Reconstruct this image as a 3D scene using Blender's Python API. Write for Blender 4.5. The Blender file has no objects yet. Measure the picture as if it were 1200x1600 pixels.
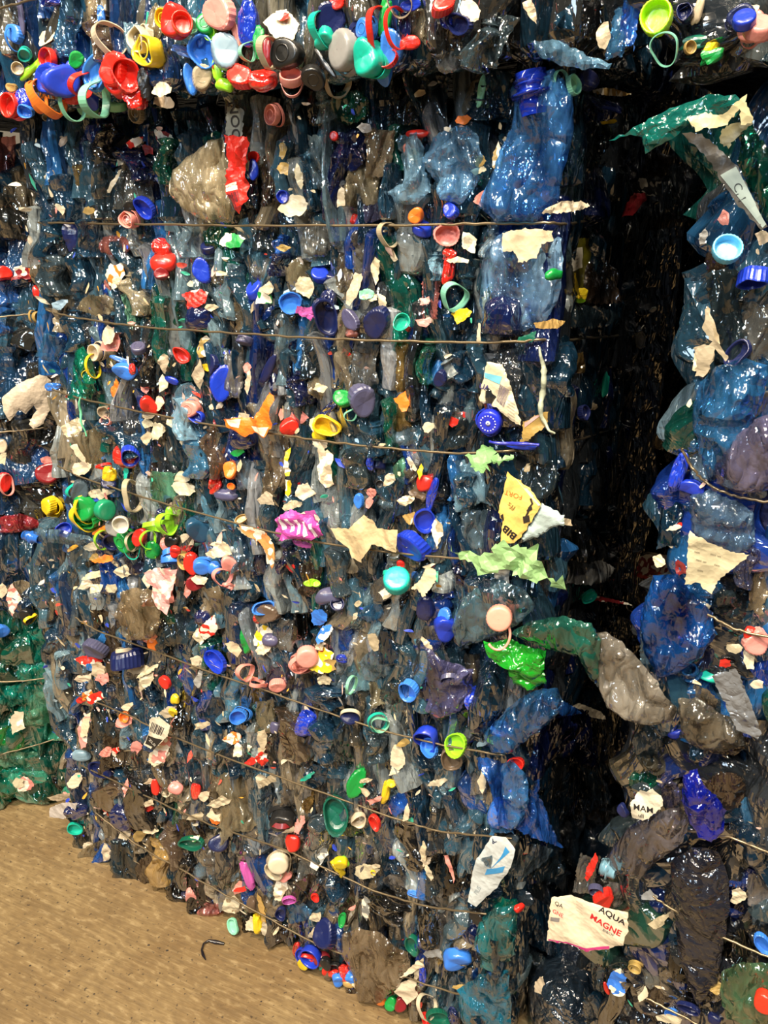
import bpy, math, random
import numpy as np
from mathutils import Vector, Matrix
from mathutils.geometry import delaunay_2d_cdt

# ------------------------------------------------------------------ camera, light, exposure
SC = bpy.context.scene
COL = SC.collection
F_PX, PITCH, CAM_H = 1250.0, math.radians(19.8), 1.5
cd = bpy.data.cameras.new('camera'); cam = bpy.data.objects.new('camera', cd); COL.objects.link(cam)
cam.location = (0, 0, CAM_H); cam.rotation_euler = (math.pi/2 - PITCH, 0, 0)
cd.sensor_fit = 'VERTICAL'; cd.sensor_height = 36.0; cd.lens = 36.0 * F_PX / 1600.0
cd.clip_start = 0.02
SC.camera = cam
SC.view_settings.view_transform = 'Standard'; SC.view_settings.look = 'None'
SC.view_settings.gamma = 1; SC.view_settings.use_curve_mapping = False
SC.view_settings.exposure = 0.0
SC.cycles.transparent_max_bounces = 10; SC.cycles.max_bounces = 6; SC.cycles.sample_clamp_indirect = 3.0
w = bpy.data.worlds.new('world'); SC.world = w; w.use_nodes = True
w.node_tree.nodes['Background'].inputs[0].default_value = (0.40, 0.44, 0.52, 1)
w.node_tree.nodes['Background'].inputs[1].default_value = 0.035

def area(name, loc, target, size, power, color):
    l = bpy.data.lights.new(name, 'AREA'); l.shape = 'DISK'; l.size = size; l.energy = power; l.color = color
    o = bpy.data.objects.new(name, l); COL.objects.link(o); o.location = loc
    o.rotation_euler = (Vector(target) - Vector(loc)).to_track_quat('-Z', 'Y').to_euler()
    return o
area('hall_glint_light', (-1.0, -0.7, 5.4), (0, 1.2, 0.9), 0.34, 370, (1.0, 0.82, 0.60))
area('hall_glint_light', (0.3, -2.6, 5.6), (0, 1.2, 0.9), 0.34, 190, (1.0, 0.88, 0.70))  # this and the next two: unseen lights added for more glints
area('hall_glint_light', (-4.4, -1.2, 5.3), (-0.6, 1.3, 0.6), 0.40, 210, (1.0, 0.86, 0.66))
area('hall_glint_light', (-2.8, -3.4, 5.6), (0, 1.2, 0.9), 0.38, 200, (1.0, 0.9, 0.76))
area('hall_glint_light', (-0.2, -0.9, 5.4), (0, 1.2, 0.9), 0.16, 70, (1.0, 0.86, 0.68))  # three small unseen lights from here, added only for sparkle on the plastic
area('hall_glint_light', (-2.4, -2.8, 5.2), (0, 1.2, 0.9), 0.16, 90, (1.0, 0.92, 0.8))
area('hall_glint_light', (1.6, -2.0, 5.2), (0, 1.2, 0.9), 0.16, 70, (1.0, 0.88, 0.72))
area('cool_fill_light', (-3.0, -3.8, 3.6), (0, 1.2, 0.9), 1.5, 95, (0.66, 0.83, 1.0))  # unseen cool light added for broad bluish reflections on the films

# ------------------------------------------------------------------ helpers
rnd = random.Random(11)
nrg = np.random.RandomState(5)
def lin(c):
    c = c.lstrip('#'); out = []
    for i in (0, 2, 4):
        v = int(c[i:i+2], 16) / 255.0
        out.append(v/12.92 if v <= 0.04045 else ((v+0.055)/1.055)**2.4)
    return (out[0], out[1], out[2], 1.0)

CP = np.array([0, 0, CAM_H])
def ray(px, py):
    a = (px-600)/F_PX; b = (800-py)/F_PX
    return np.array([a, math.cos(PITCH)+b*math.sin(PITCH), -math.sin(PITCH)+b*math.cos(PITCH)])
def project(p):
    d = np.asarray(p, float) - CP
    fwd = np.array([0, math.cos(PITCH), -math.sin(PITCH)]); up = np.array([0, math.sin(PITCH), math.cos(PITCH)])
    z = d @ fwd
    return 600 + F_PX*d[0]/z, 800 - F_PX*(d @ up)/z, z

# the stacks stand on these faces, seen from above: origin, direction to the right, outward normal
A0 = np.array([-0.797, 1.666, 0.0])
U0 = np.array([0.870, -0.492, 0.0]); U0 /= np.linalg.norm(U0)
N0 = np.array([-U0[1]*-1, -U0[0], 0.0]); N0 = np.array([U0[1], -U0[0], 0.0])
class Face:
    """a vertical bale face; u runs to the right, v up, n outwards"""
    def __init__(s, name, o, U, u0, u1, z0, z1, off=0.0):
        s.name = name; s.U = np.array(U, float)/np.linalg.norm(U); s.N = np.array([s.U[1], -s.U[0], 0.0])
        s.o = np.array(o, float) + s.N*off; s.u0, s.u1, s.z0, s.z1 = u0, u1, z0, z1
    def pt(s, u, v, n=0.0): return s.o + s.U*u + np.array([0, 0, v]) + s.N*n
    def hit(s, px, py, off=0.0):
        r = ray(px, py); o = s.o + s.N*off
        t = ((o - CP) @ s.N) / (r @ s.N)
        p = CP + r*t
        return (p - o) @ s.U, p[2], t
    def mat(s, u, v, n=0.0, ang=0.0, tilt=0.0, yaw=0.0):
        p = s.pt(u, v, n)
        M = Matrix(((s.U[0], 0, s.N[0], p[0]), (s.U[1], 0, s.N[1], p[1]), (0, 1, s.N[2], p[2]), (0, 0, 0, 1)))
        return M @ Matrix.Rotation(ang, 4, 'Z') @ Matrix.Rotation(yaw, 4, 'Y') @ Matrix.Rotation(tilt, 4, 'X')
UR = np.array([math.cos(math.radians(33)), -math.sin(math.radians(33)), 0])
oR = A0 + U0*1.352
LU = np.array([0.80, 0.13, 0.0]); LO = np.array([-0.83, 1.815, 0.0])
F = {
 'bottom': Face('bottom', A0, U0, 0.0, 1.16, 0.0, 0.83),
 'middle': Face('middle', A0, U0, 0.15, 1.175, 0.84, 1.66),
 'top': Face('top', A0, U0, -0.35, 1.19, 1.69, 2.45, 0.08),
 'side': Face('side', A0 + U0*1.165, -N0, 0.0, 0.85, 0.0, 1.66),
 'sidetop': Face('sidetop', A0 + U0*1.20 + N0*0.05, -N0, 0.0, 0.8, 1.69, 2.3),
 'right': Face('right', oR, UR, 0.0, 0.55, 0.0, 0.80, 0.0),
 'rightup': Face('rightup', oR + U0*0.005, UR, 0.0, 0.5, 0.82, 1.62, 0.0),
 'righttop': Face('righttop', oR - U0*0.10 , UR, 0.0, 0.6, 1.66, 2.4, 0.05),
 'rear': Face('rear', A0 + U0*1.0 - N0*0.95, U0, -0.2, 1.4, 0.0, 2.3),
 'left': Face('left', LO, LU, -0.75, 0.04, 0.0, 0.80),
 'leftup': Face('leftup', LO, LU, -0.75, 0.30, 0.82, 1.66, -0.05),
}
def which(px, py):
    """the bale face that a point of the photograph lies on"""
    ytop = 350 - (px + 1750)*0.097
    if px > 945 and py < 115 - (px-945)*0.0: return 'righttop'
    if py < ytop: return 'top'
    xr = 600 + 490*(4272-py)/(4272-400)
    xm = 600 + 268*(4272-py)/(4272-350)
    if px > xr:
        u, v, t = F['rightup'].hit(px, py)
        return 'rightup' if v > 0.81 else 'right'
    if px > xm: return 'side'
    u, v, t = F['middle'].hit(px, py)
    if v > 0.835:
        return 'leftup' if px < 68 + (py-350)*0.04 else 'middle'
    return 'left' if px < 112 else 'bottom'
def place(px, py, off=0.0, face=None):
    f = F[face or which(px, py)]
    u, v, t = f.hit(px, py, off)
    return f, u, v, t

# ------------------------------------------------------------------ materials
def newmat(name):
    m = bpy.data.materials.new(name); m.use_nodes = True
    nt = m.node_tree; nt.nodes.clear()
    return m, nt, nt.nodes.new, nt.links.new
def plastic(name, rough=0.2, clear=0.0, bump=0.4, bscale=90.0, attr=False, printed=False, coat=0.0, stretch=1.0, spec=0.5, dirt=0.25):
    m, nt, N, L = newmat(name)
    out = N('ShaderNodeOutputMaterial'); bs = N('ShaderNodeBsdfPrincipled')
    if attr:
        c = N('ShaderNodeAttribute'); c.attribute_name = 'tint'; cs = c.outputs['Color']
    else:
        c = N('ShaderNodeObjectInfo'); cs = c.outputs['Color']
    tc = N('ShaderNodeTexCoord'); mp = N('ShaderNodeMapping'); L(tc.outputs['Object'], mp.inputs[0])
    if attr: rndv = None
    else:
        ad = N('ShaderNodeVectorMath'); ad.operation = 'SCALE'; cmb = N('ShaderNodeCombineXYZ')
        L(c.outputs['Random'], cmb.inputs[0]); L(c.outputs['Random'], cmb.inputs[2]); L(cmb.outputs[0], ad.inputs[0]); ad.inputs['Scale'].default_value = 7.0
        L(ad.outputs[0], mp.inputs['Location'])
    mp.inputs['Scale'].default_value = (1, stretch, 1) if not attr else (1, 1, stretch)
    nz = N('ShaderNodeTexNoise'); nz.inputs['Scale'].default_value = bscale*0.35; nz.inputs['Detail'].default_value = 3; L(mp.outputs[0], nz.inputs[0])
    # folded, faceted crinkle
    wv = N('ShaderNodeVectorMath'); wv.operation = 'MULTIPLY_ADD'
    wv.inputs[1].default_value = (0.02, 0.02, 0.02); L(nz.outputs['Color'], wv.inputs[0]); L(mp.outputs[0], wv.inputs[2])
    vo = N('ShaderNodeTexVoronoi'); vo.feature = 'F1'; vo.inputs['Scale'].default_value = bscale; L(wv.outputs[0], vo.inputs['Vector'])
    vo2 = N('ShaderNodeTexVoronoi'); vo2.feature = 'F1'; vo2.inputs['Scale'].default_value = bscale*2.7; L(wv.outputs[0], vo2.inputs['Vector'])
    mx = N('ShaderNodeMath'); mx.operation = 'MULTIPLY_ADD'; mx.inputs[1].default_value = 0.35; L(vo2.outputs['Distance'], mx.inputs[0]); L(vo.outputs['Distance'], mx.inputs[2])
    bp = N('ShaderNodeBump'); bp.inputs['Strength'].default_value = bump; bp.inputs['Distance'].default_value = 0.35/bscale
    L(mx.outputs[0], bp.inputs['Height']); L(bp.outputs[0], bs.inputs['Normal'])
    col = cs
    if printed:
        n2 = N('ShaderNodeTexNoise'); n2.inputs['Scale'].default_value = 55; n2.inputs['Detail'].default_value = 1; L(mp.outputs[0], n2.inputs[0])
        rp = N('ShaderNodeMath'); rp.operation = 'GREATER_THAN'; rp.inputs[1].default_value = 0.52; L(n2.outputs['Fac'], rp.inputs[0])
        mc = N('ShaderNodeMix'); mc.data_type = 'RGBA'; mc.inputs['B'].default_value = lin('e9dfcb'); L(rp.outputs[0], mc.inputs['Factor']); L(cs, mc.inputs['A'])
        col = mc.outputs['Result']
    if dirt:
        n3 = N('ShaderNodeTexNoise'); n3.inputs['Scale'].default_value = 34; n3.inputs['Detail'].default_value = 5; L(mp.outputs[0], n3.inputs[0])
        mr = N('ShaderNodeMapRange'); mr.inputs[1].default_value = 0.5; mr.inputs[2].default_value = 0.75; mr.inputs[3].default_value = 0; mr.inputs[4].default_value = dirt; L(n3.outputs['Fac'], mr.inputs[0])
        md = N('ShaderNodeMix'); md.data_type = 'RGBA'; md.inputs['B'].default_value = lin('4a4234'); L(mr.outputs[0], md.inputs['Factor']); L(col, md.inputs['A'])
        col = md.outputs['Result']
    L(col, bs.inputs['Base Color'])
    bs.inputs['Roughness'].default_value = rough; bs.inputs['IOR'].default_value = 1.55
    bs.inputs['Specular IOR Level'].default_value = spec
    if coat:
        bs.inputs['Coat Weight'].default_value = coat; bs.inputs['Coat Roughness'].default_value = 0.08
    if clear > 0:
        tr = N('ShaderNodeBsdfTransparent'); mixc = N('ShaderNodeMix'); mixc.data_type = 'RGBA'; mixc.inputs['Factor'].default_value = 0.45
        g = N('ShaderNodeGamma'); g.inputs['Gamma'].default_value = 0.45; L(col, g.inputs['Color'])
        mixc.inputs['B'].default_value = (0.9, 0.93, 0.95, 1); L(g.outputs[0], mixc.inputs['A']); L(mixc.outputs['Result'], tr.inputs[0])
        lw = N('ShaderNodeLayerWeight'); lw.inputs['Blend'].default_value = 0.35; L(bp.outputs[0], lw.inputs['Normal'])
        n4 = N('ShaderNodeTexNoise'); n4.inputs['Scale'].default_value = 20; n4.inputs['Detail'].default_value = 3; L(mp.outputs[0], n4.inputs[0])
        s1 = N('ShaderNodeMath'); s1.operation = 'MULTIPLY_ADD'; s1.inputs[1].default_value = 0.5; s1.inputs[2].default_value = 1.0 - clear - 0.25; L(n4.outputs['Fac'], s1.inputs[0])
        s2 = N('ShaderNodeMath'); s2.operation = 'MULTIPLY_ADD'; s2.inputs[1].default_value = 0.6; s2.use_clamp = True; L(lw.outputs['Facing'], s2.inputs[0]); L(s1.outputs[0], s2.inputs[2])
        ms = N('ShaderNodeMixShader'); L(s2.outputs[0], ms.inputs[0]); L(tr.outputs[0], ms.inputs[1]); L(bs.outputs[0], ms.inputs[2]); L(ms.outputs[0], out.inputs[0])
    else:
        L(bs.outputs[0], out.inputs[0])
    return m
def clear(name, haze=0.35, rough=0.1, attr=False, streak=(1, 1, 1), scale=26, strength=0.75, dist=0.03, gamma=0.5, ior=1.45, gain=1.9, top=0.32):
    """thin stiff clear plastic: coloured transmission, some haze, sharp reflections broken by creases"""
    m, nt, N, L = newmat(name)
    out = N('ShaderNodeOutputMaterial')
    if attr:
        c = N('ShaderNodeAttribute'); c.attribute_name = 'tint'
    else: c = N('ShaderNodeObjectInfo')
    col = c.outputs['Color']
    tc = N('ShaderNodeTexCoord'); mp = N('ShaderNodeMapping'); L(tc.outputs['Object'], mp.inputs[0]); mp.inputs['Scale'].default_value = streak
    if not attr:
        cmb = N('ShaderNodeCombineXYZ'); sc = N('ShaderNodeVectorMath'); sc.operation = 'SCALE'; sc.inputs['Scale'].default_value = 9.0
        L(c.outputs['Random'], cmb.inputs[0]); L(c.outputs['Random'], cmb.inputs[1]); L(cmb.outputs[0], sc.inputs[0]); L(sc.outputs[0], mp.inputs['Location'])
    def crease(scl, w, det=0.6):
        n = N('ShaderNodeTexNoise'); n.inputs['Scale'].default_value = scl; n.inputs['Detail'].default_value = det; n.inputs['Distortion'].default_value = 0.6; L(mp.outputs[0], n.inputs[0])
        a = N('ShaderNodeMath'); a.operation = 'SUBTRACT'; a.inputs[1].default_value = 0.5; L(n.outputs['Fac'], a.inputs[0])
        b = N('ShaderNodeMath'); b.operation = 'ABSOLUTE'; L(a.outputs[0], b.inputs[0])
        e = N('ShaderNodeMath'); e.operation = 'MULTIPLY'; e.inputs[1].default_value = w; L(b.outputs[0], e.inputs[0]); return e.outputs[0]
    h = crease(scale, 1.0)
    for scl, w in ((scale*2.2, 0.45), (scale*5.0, 0.09)):
        ad = N('ShaderNodeMath'); L(h, ad.inputs[0]); L(crease(scl, w), ad.inputs[1]); h = ad.outputs[0]
    bp = N('ShaderNodeBump'); bp.inputs['Strength'].default_value = strength; bp.inputs['Distance'].default_value = dist; L(h, bp.inputs['Height'])
    g = N('ShaderNodeGamma'); g.inputs['Gamma'].default_value = gamma; L(col, g.inputs['Color'])
    tr = N('ShaderNodeBsdfTransparent'); L(g.outputs[0], tr.inputs[0])
    df = N('ShaderNodeBsdfDiffuse'); L(col, df.inputs['Color']); L(bp.outputs[0], df.inputs['Normal'])
    n4 = N('ShaderNodeTexNoise'); n4.inputs['Scale'].default_value = 24; n4.inputs['Detail'].default_value = 4; L(mp.outputs[0], n4.inputs[0])
    hz = N('ShaderNodeMapRange'); hz.inputs[1].default_value = 0.3; hz.inputs[2].default_value = 0.7; hz.inputs[3].default_value = max(0, haze-0.22); hz.inputs[4].default_value = haze+0.22; L(n4.outputs['Fac'], hz.inputs[0])
    m1 = N('ShaderNodeMixShader'); L(hz.outputs[0], m1.inputs[0]); L(tr.outputs[0], m1.inputs[1]); L(df.outputs[0], m1.inputs[2])
    gl = N('ShaderNodeBsdfGlossy'); gl.inputs['Roughness'].default_value = rough; gl.inputs['Color'].default_value = (1, 1, 1, 1); L(bp.outputs[0], gl.inputs['Normal'])
    fr = N('ShaderNodeFresnel'); fr.inputs['IOR'].default_value = ior; L(bp.outputs[0], fr.inputs['Normal'])
    m2 = N('ShaderNodeMixShader'); fk = N('ShaderNodeMath'); fk.operation = 'MULTIPLY'; fk.inputs[1].default_value = gain; L(fr.outputs[0], fk.inputs[0]); fm_ = N('ShaderNodeMath'); fm_.operation = 'MINIMUM'; fm_.inputs[1].default_value = top; L(fk.outputs[0], fm_.inputs[0]); L(fm_.outputs[0], m2.inputs[0]); L(m1.outputs[0], m2.inputs[1]); L(gl.outputs[0], m2.inputs[2]); L(m2.outputs[0], out.inputs[0])
    return m
M = {
 'pet': clear('crushed_pet', 0.46, 0.085, streak=(1, 0.3, 1)),
 'pet_bulk': clear('crushed_pet_bulk', 0.66, 0.10, attr=True, streak=(1, 1, 0.3)),
 'film': clear('thin_film', 0.20, 0.085, streak=(1, 0.45, 1), scale=17, strength=1.0, dist=.062, gain=2.4, top=0.42),
 'solid': plastic('moulded_plastic', 0.28, 0, 0.10, 60, dirt=0.2),
 'sheen': clear('glossy_plastic', 0.9, 0.14, scale=24, ior=1.42),
 'label': plastic('label_film', 0.38, 0, 0.25, 45, dirt=0.35, spec=0.4),
 'print': plastic('printed_label', 0.38, 0, 0.25, 45, printed=True, dirt=0.25, spec=0.4),
 'flake_bulk': plastic('label_flakes', 0.42, 0, 0.3, 60, attr=True, spec=0.4),
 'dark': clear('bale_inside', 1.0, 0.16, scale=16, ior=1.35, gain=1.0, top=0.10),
}
def flat(name, c, rough=0.5, metal=0.0):
    m, nt, N, L = newmat(name); out = N('ShaderNodeOutputMaterial'); b = N('ShaderNodeBsdfPrincipled')
    b.inputs['Base Color'].default_value = lin(c); b.inputs['Roughness'].default_value = rough; b.inputs['Metallic'].default_value = metal
    L(b.outputs[0], out.inputs[0]); return m
M['wire'] = flat('baling_wire', '7e7058', 0.33, 0.7)
M['ink'] = flat('black_ink', '1c1a1c', 0.5)
INKS = {}
def ink(c):
    if c not in INKS: INKS[c] = flat('ink', c, 0.5)
    return INKS[c]

def floor_mat():
    m, nt, N, L = newmat('floor_concrete')
    out = N('ShaderNodeOutputMaterial'); b = N('ShaderNodeBsdfPrincipled'); L(b.outputs[0], out.inputs[0])
    tc = N('ShaderNodeTexCoord')
    def noise(scale, det, rot=0.0, sc=(1, 1, 1)):
        mr_ = N('ShaderNodeMapping'); mr_.inputs['Rotation'].default_value = (0, 0, rot); L(tc.outputs['Object'], mr_.inputs[0])
        mp = N('ShaderNodeMapping'); mp.inputs['Scale'].default_value = sc
        n = N('ShaderNodeTexNoise'); n.inputs['Scale'].default_value = scale; n.inputs['Detail'].default_value = det
        L(mr_.outputs[0], mp.inputs[0]); L(mp.outputs[0], n.inputs[0]); return n.outputs['Fac']
    def rng(s, a, bb, c=0.0, d=1.0):
        r = N('ShaderNodeMapRange'); L(s, r.inputs[0]); r.inputs[1].default_value = a; r.inputs[2].default_value = bb; r.inputs[3].default_value = c; r.inputs[4].default_value = d; return r.outputs[0]
    def mix(fac, a, bb):
        x = N('ShaderNodeMix'); x.data_type = 'RGBA'
        if isinstance(fac, float): x.inputs['Factor'].default_value = fac
        else: L(fac, x.inputs['Factor'])
        for k, v in (('A', a), ('B', bb)):
            if isinstance(v, str): x.inputs[k].default_value = lin(v)
            else: L(v, x.inputs[k])
        return x.outputs['Result']
    big = noise(3.5, 6); st1 = noise(7, 12, math.radians(27), (1, 3.5, 1)); st2 = noise(17, 12, math.radians(24), (1, 9, 1)); st3 = noise(5, 4, math.radians(-48), (1, 22, 1))
    c = mix(rng(big, 0.35, 0.65), '6c5636', '84704c')
    c = mix(rng(st1, 0.5, 0.72, 0, 0.55), c, '5a472c')
    c = mix(rng(st2, 0.54, 0.74, 0, 0.38), c, 'a8946c')
    c = mix(rng(st2, 0.46, 0.34, 0, 0.6), c, '6c5a3e')
    mo = noise(38, 8, 0.5, (1, 2, 1)); c = mix(rng(mo, 0.48, 0.66, 0, 0.5), c, '5c4a30'); c = mix(rng(mo, 0.44, 0.32, 0, 0.3), c, 'b09c74')
    c = mix(rng(st3, 0.66, 0.72, 0, 0.35), c, '5f4f38')
    sp = noise(110, 2); c = mix(rng(sp, 0.64, 0.70, 0, 0.85), c, '3a2f22')
    L(c, b.inputs['Base Color']); b.inputs['Roughness'].default_value = 0.6
    bp = N('ShaderNodeBump'); bp.inputs['Strength'].default_value = 0.35; bp.inputs['Distance'].default_value = 0.004
    L(st2, bp.inputs['Height']); L(bp.outputs[0], b.inputs['Normal'])
    return m

# ------------------------------------------------------------------ mesh makers
def mesh_from(name, V, Fc, mat=None, smooth=True, tint=None):
    me = bpy.data.meshes.new(name)
    V = np.asarray(V, np.float32); Fc = [tuple(f) for f in Fc] if not isinstance(Fc, np.ndarray) else Fc
    if isinstance(Fc, np.ndarray):
        n = len(Fc); k = Fc.shape[1]
        me.vertices.add(len(V)); me.vertices.foreach_set('co', V.ravel())
        me.loops.add(n*k); me.loops.foreach_set('vertex_index', Fc.astype(np.int32).ravel())
        me.polygons.add(n); me.polygons.foreach_set('loop_start', np.arange(0, n*k, k, dtype=np.int32))
        try: me.polygons.foreach_set('loop_total', np.full(n, k, np.int32))
        except Exception: pass
        me.update(calc_edges=True)
    else:
        me.from_pydata(V.tolist(), [], Fc); me.update()
    me.polygons.foreach_set('use_smooth', np.full(len(me.polygons), smooth))
    if mat: me.materials.append(mat)
    if tint is not None:
        a = me.color_attributes.new('tint', 'FLOAT_COLOR', 'POINT'); a.data.foreach_set('color', np.asarray(tint, np.float32).ravel())
    return me
def folds(x, y, seed, n=6, lam=(0.012, 0.05), ang=None, spread=math.pi):
    """sum of sharp straight folds, like crumpled sheet: unit amplitude"""
    r = np.random.RandomState(seed); z = np.zeros_like(x); tot = 0
    wx = 0.006*np.sin(x*70 + r.rand()*6 + 40*y); wy = 0.006*np.sin(y*60 + r.rand()*6 - 50*x)
    for i in range(n):
        a = (ang if ang is not None else 0) + (r.rand()-0.5)*spread
        L = lam[0]*(lam[1]/lam[0])**r.rand(); am = L
        t = ((x+wx)*math.cos(a) + (y+wy)*math.sin(a))/L + r.rand()*9
        z += am*np.abs((t % 2) - 1)*2; tot += am
    return z/tot - 1.0
def tube_bottle(seed, w, h, d, nu=28, nv=34, neck=True, ribs=False, crush=0.28):
    """a pressed bottle standing on end: flattened, folded lengthwise, pinched; neck at +Y"""
    r = np.random.RandomState(seed)
    th = np.linspace(0, 2*math.pi, nu, endpoint=False); t = np.linspace(0, 1, nv)
    T, TH = np.meshgrid(t, th, indexing='ij')
    prof = np.ones_like(T)
    prof *= np.clip(T/0.05, 0, 1)**0.5*0.85 + 0.15
    if neck:
        s = np.clip((T-0.70)/0.2, 0, 1); s = s*s*(3-2*s); prof = prof*(1-s) + s*0.0
        nr = 0.0125
    else:
        prof *= np.clip((1-T)/0.06, 0, 1)**0.5*0.85 + 0.15; nr = 0.0
    fx = w/2*prof; fz = d/2*prof
    if neck: fx = fx + nr*np.clip((T-0.70)/0.2, 0, 1); fz = fz + nr*np.clip((T-0.70)/0.2, 0, 1)
    per = (w+d)/2
    cr = folds(TH*per*0.5, (T-0.5)*h*0.35, seed+7, 5, (0.011, 0.026), 0.0, 0.8) * crush*1.5
    cr2 = folds(TH*per*0.5, (T-0.5)*h, seed+13, 4, (0.014, 0.045), None, 3.1) * crush*0.9
    k = (cr + cr2) * (np.clip((0.88-T)/0.15, 0, 1) if neck else 1)
    k = k * 0.5*(1+np.cos(0*T))
    # keep the seam continuous
    blend = np.minimum(1, np.minimum(TH, 2*math.pi-TH)/0.6); k = k*blend
    if ribs: k = k + 0.05*np.sin(T*h/0.0075)*np.clip((0.7-T)/0.05, 0, 1)
    X = np.cos(TH)*fx*(1+k); Z = np.sin(TH)*fz*(1+k)
    if neck:  # thread and collar
        X *= 1 + 0.0*T
        col = np.exp(-((T-0.905)/0.012)**2)*0.30; X = X*(1+col); Z = Z*(1+col)
    Y = (T-0.5)*h
    b1, b2 = (r.rand(2)-0.5)*2
    X = X + w*0.35*b1*np.sin(T*3.3 + r.rand()*2) + w*0.12*np.sin(T*9+r.rand()*6)
    Z = Z + d*0.18*b2*np.sin(T*3.0+r.rand()*3)
    tw = (r.rand()-0.5)*1.1*(T-0.5); Xc = X*np.cos(tw) - Z*np.sin(tw); Z = X*np.sin(tw) + Z*np.cos(tw); X = Xc
    V = np.stack([X, Y, Z], -1).reshape(-1, 3)
    fc = []
    for i in range(nv-1):
        a = i*nu + np.arange(nu); b = i*nu + (np.arange(nu)+1) % nu
        fc.append(np.stack([a, b, b+nu, a+nu], 1))
    q = np.concatenate(fc)
    # close the ends with a centre point (as degenerate-free quads fan)
    nb = len(V); V = np.vstack([V, [V[:nu].mean(0)], [V[-nu:].mean(0)-[0, 0.004*neck, 0]]])
    caps = []
    for j in range(0, nu, 2):
        caps.append([nb, (j+2) % nu, (j+1) % nu, j]); o = (nv-1)*nu
        caps.append([nb+1, o+j, o+(j+1) % nu, o+(j+2) % nu])
    return V, np.vstack([q, np.array(caps)])
def chunk(seed, w, h, d, nu=22, nv=14, crush=0.3):
    """a squashed lump of moulded plastic"""
    th = np.linspace(0, 2*math.pi, nu, endpoint=False); ph = np.linspace(0.05, math.pi-0.05, nv)
    P, TH = np.meshgrid(ph, th, indexing='ij')
    x = np.cos(TH)*np.sin(P); y = np.cos(P); z = np.sin(TH)*np.sin(P)
    k = 1 + crush*folds(x*0.03+z*0.011, y*0.03+z*0.015, seed, 5, (0.014, 0.05))
    sq = lambda v, e: np.sign(v)*np.abs(v)**e
    V = np.stack([sq(x, .8)*w/2*k, sq(y, .8)*h/2*k, sq(z, .8)*d/2*k], -1).reshape(-1, 3)
    fc = []
    for i in range(nv-1):
        a = i*nu+np.arange(nu); b = i*nu+(np.arange(nu)+1) % nu
        fc.append(np.stack([a, a+nu, b+nu, b], 1))
    nb = len(V); V = np.vstack([V, [V[:nu].mean(0)], [V[-nu:].mean(0)]]); caps = []
    for j in range(0, nu, 2):
        o = (nv-1)*nu
        caps.append([nb, j, (j+1) % nu, (j+2) % nu]); caps.append([nb+1, o+(j+2) % nu, o+(j+1) % nu, o+j])
    return V, np.vstack(fc + [np.array(caps)])
def revolve(prof, nu, wob=0.0, seed=0, knurl=0.0):
    """prof: list of (r, z); axis Z"""
    r = np.random.RandomState(seed); th = np.linspace(0, 2*math.pi, nu, endpoint=False); V = []
    a1, a2 = r.rand(2)*6
    for i, (R, z) in enumerate(prof):
        kn = 1 + (knurl*(np.arange(nu) % 2) if R > 0.9*.015 and 0 < i < len(prof)-1 else 0)
        R2 = R*kn*(1+wob*np.cos(2*th+a1)+wob*0.5*np.cos(3*th+a2))
        V.append(np.stack([np.cos(th)*R2, np.sin(th)*R2, np.full(nu, z)+wob*0.4*np.sin(2*th+a2)*R], 1))
    V = np.vstack(V); fc = []
    for i in range(len(prof)-1):
        a = i*nu+np.arange(nu); b = i*nu+(np.arange(nu)+1) % nu
        fc.append(np.stack([a, b, b+nu, a+nu], 1))
    return V, np.vstack(fc)
# unit bottle cap (radius 1): top outward (+Z), hollow behind
CAPP = [(0.02, 0.42), (0.45, 0.42), (0.78, 0.42), (0.90, 0.39), (0.985, 0.28), (1.0, 0.1), (1.0, -0.35), (1.0, -0.5), (0.9, -0.5), (0.9, 0.2), (0.5, 0.27), (0.02, 0.27)]
CAPI = [(0.02, -0.25), (0.6, -0.25), (0.78, -0.22), (0.84, -0.1), (0.86, 0.3), (0.9, 0.42), (0.98, 0.42), (1.0, 0.35), (1.0, -0.2), (0.93, -0.4), (0.5, -0.45), (0.02, -0.45)]
def torus_pts(path, rad, ns=8, closed=True):
    P = np.asarray(path, float); n = len(P)
    if closed: T = np.roll(P, -1, 0) - np.roll(P, 1, 0)
    else: T = np.gradient(P, axis=0)
    T /= np.linalg.norm(T, axis=1)[:, None]+1e-9
    ref = np.array([0.13, 0.21, 1.0]); S = np.cross(T, ref); S /= np.linalg.norm(S, axis=1)[:, None]+1e-9; B = np.cross(T, S)
    rad = np.broadcast_to(np.asarray(rad, float), (n,))
    a = np.linspace(0, 2*math.pi, ns, endpoint=False)
    V = (P[:, None] + rad[:, None, None]*(np.cos(a)[None, :, None]*S[:, None] + np.sin(a)[None, :, None]*B[:, None])).reshape(-1, 3)
    fc = []
    for i in range(n if closed else n-1):
        j = (i+1) % n; k = np.arange(ns); k2 = (k+1) % ns
        fc.append(np.stack([i*ns+k, i*ns+k2, j*ns+k2, j*ns+k], 1))
    if not closed:
        for base, rev in ((0, True), ((n-1)*ns, False)):
            q = [base+0, base+2, base+4, base+6] if ns == 8 else [base+i for i in range(4)]
            q2 = [base+0, base+1, base+2, base+2]
            fc.append(np.array([q[::-1] if rev else q]))
    return V, np.vstack(fc)
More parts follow.
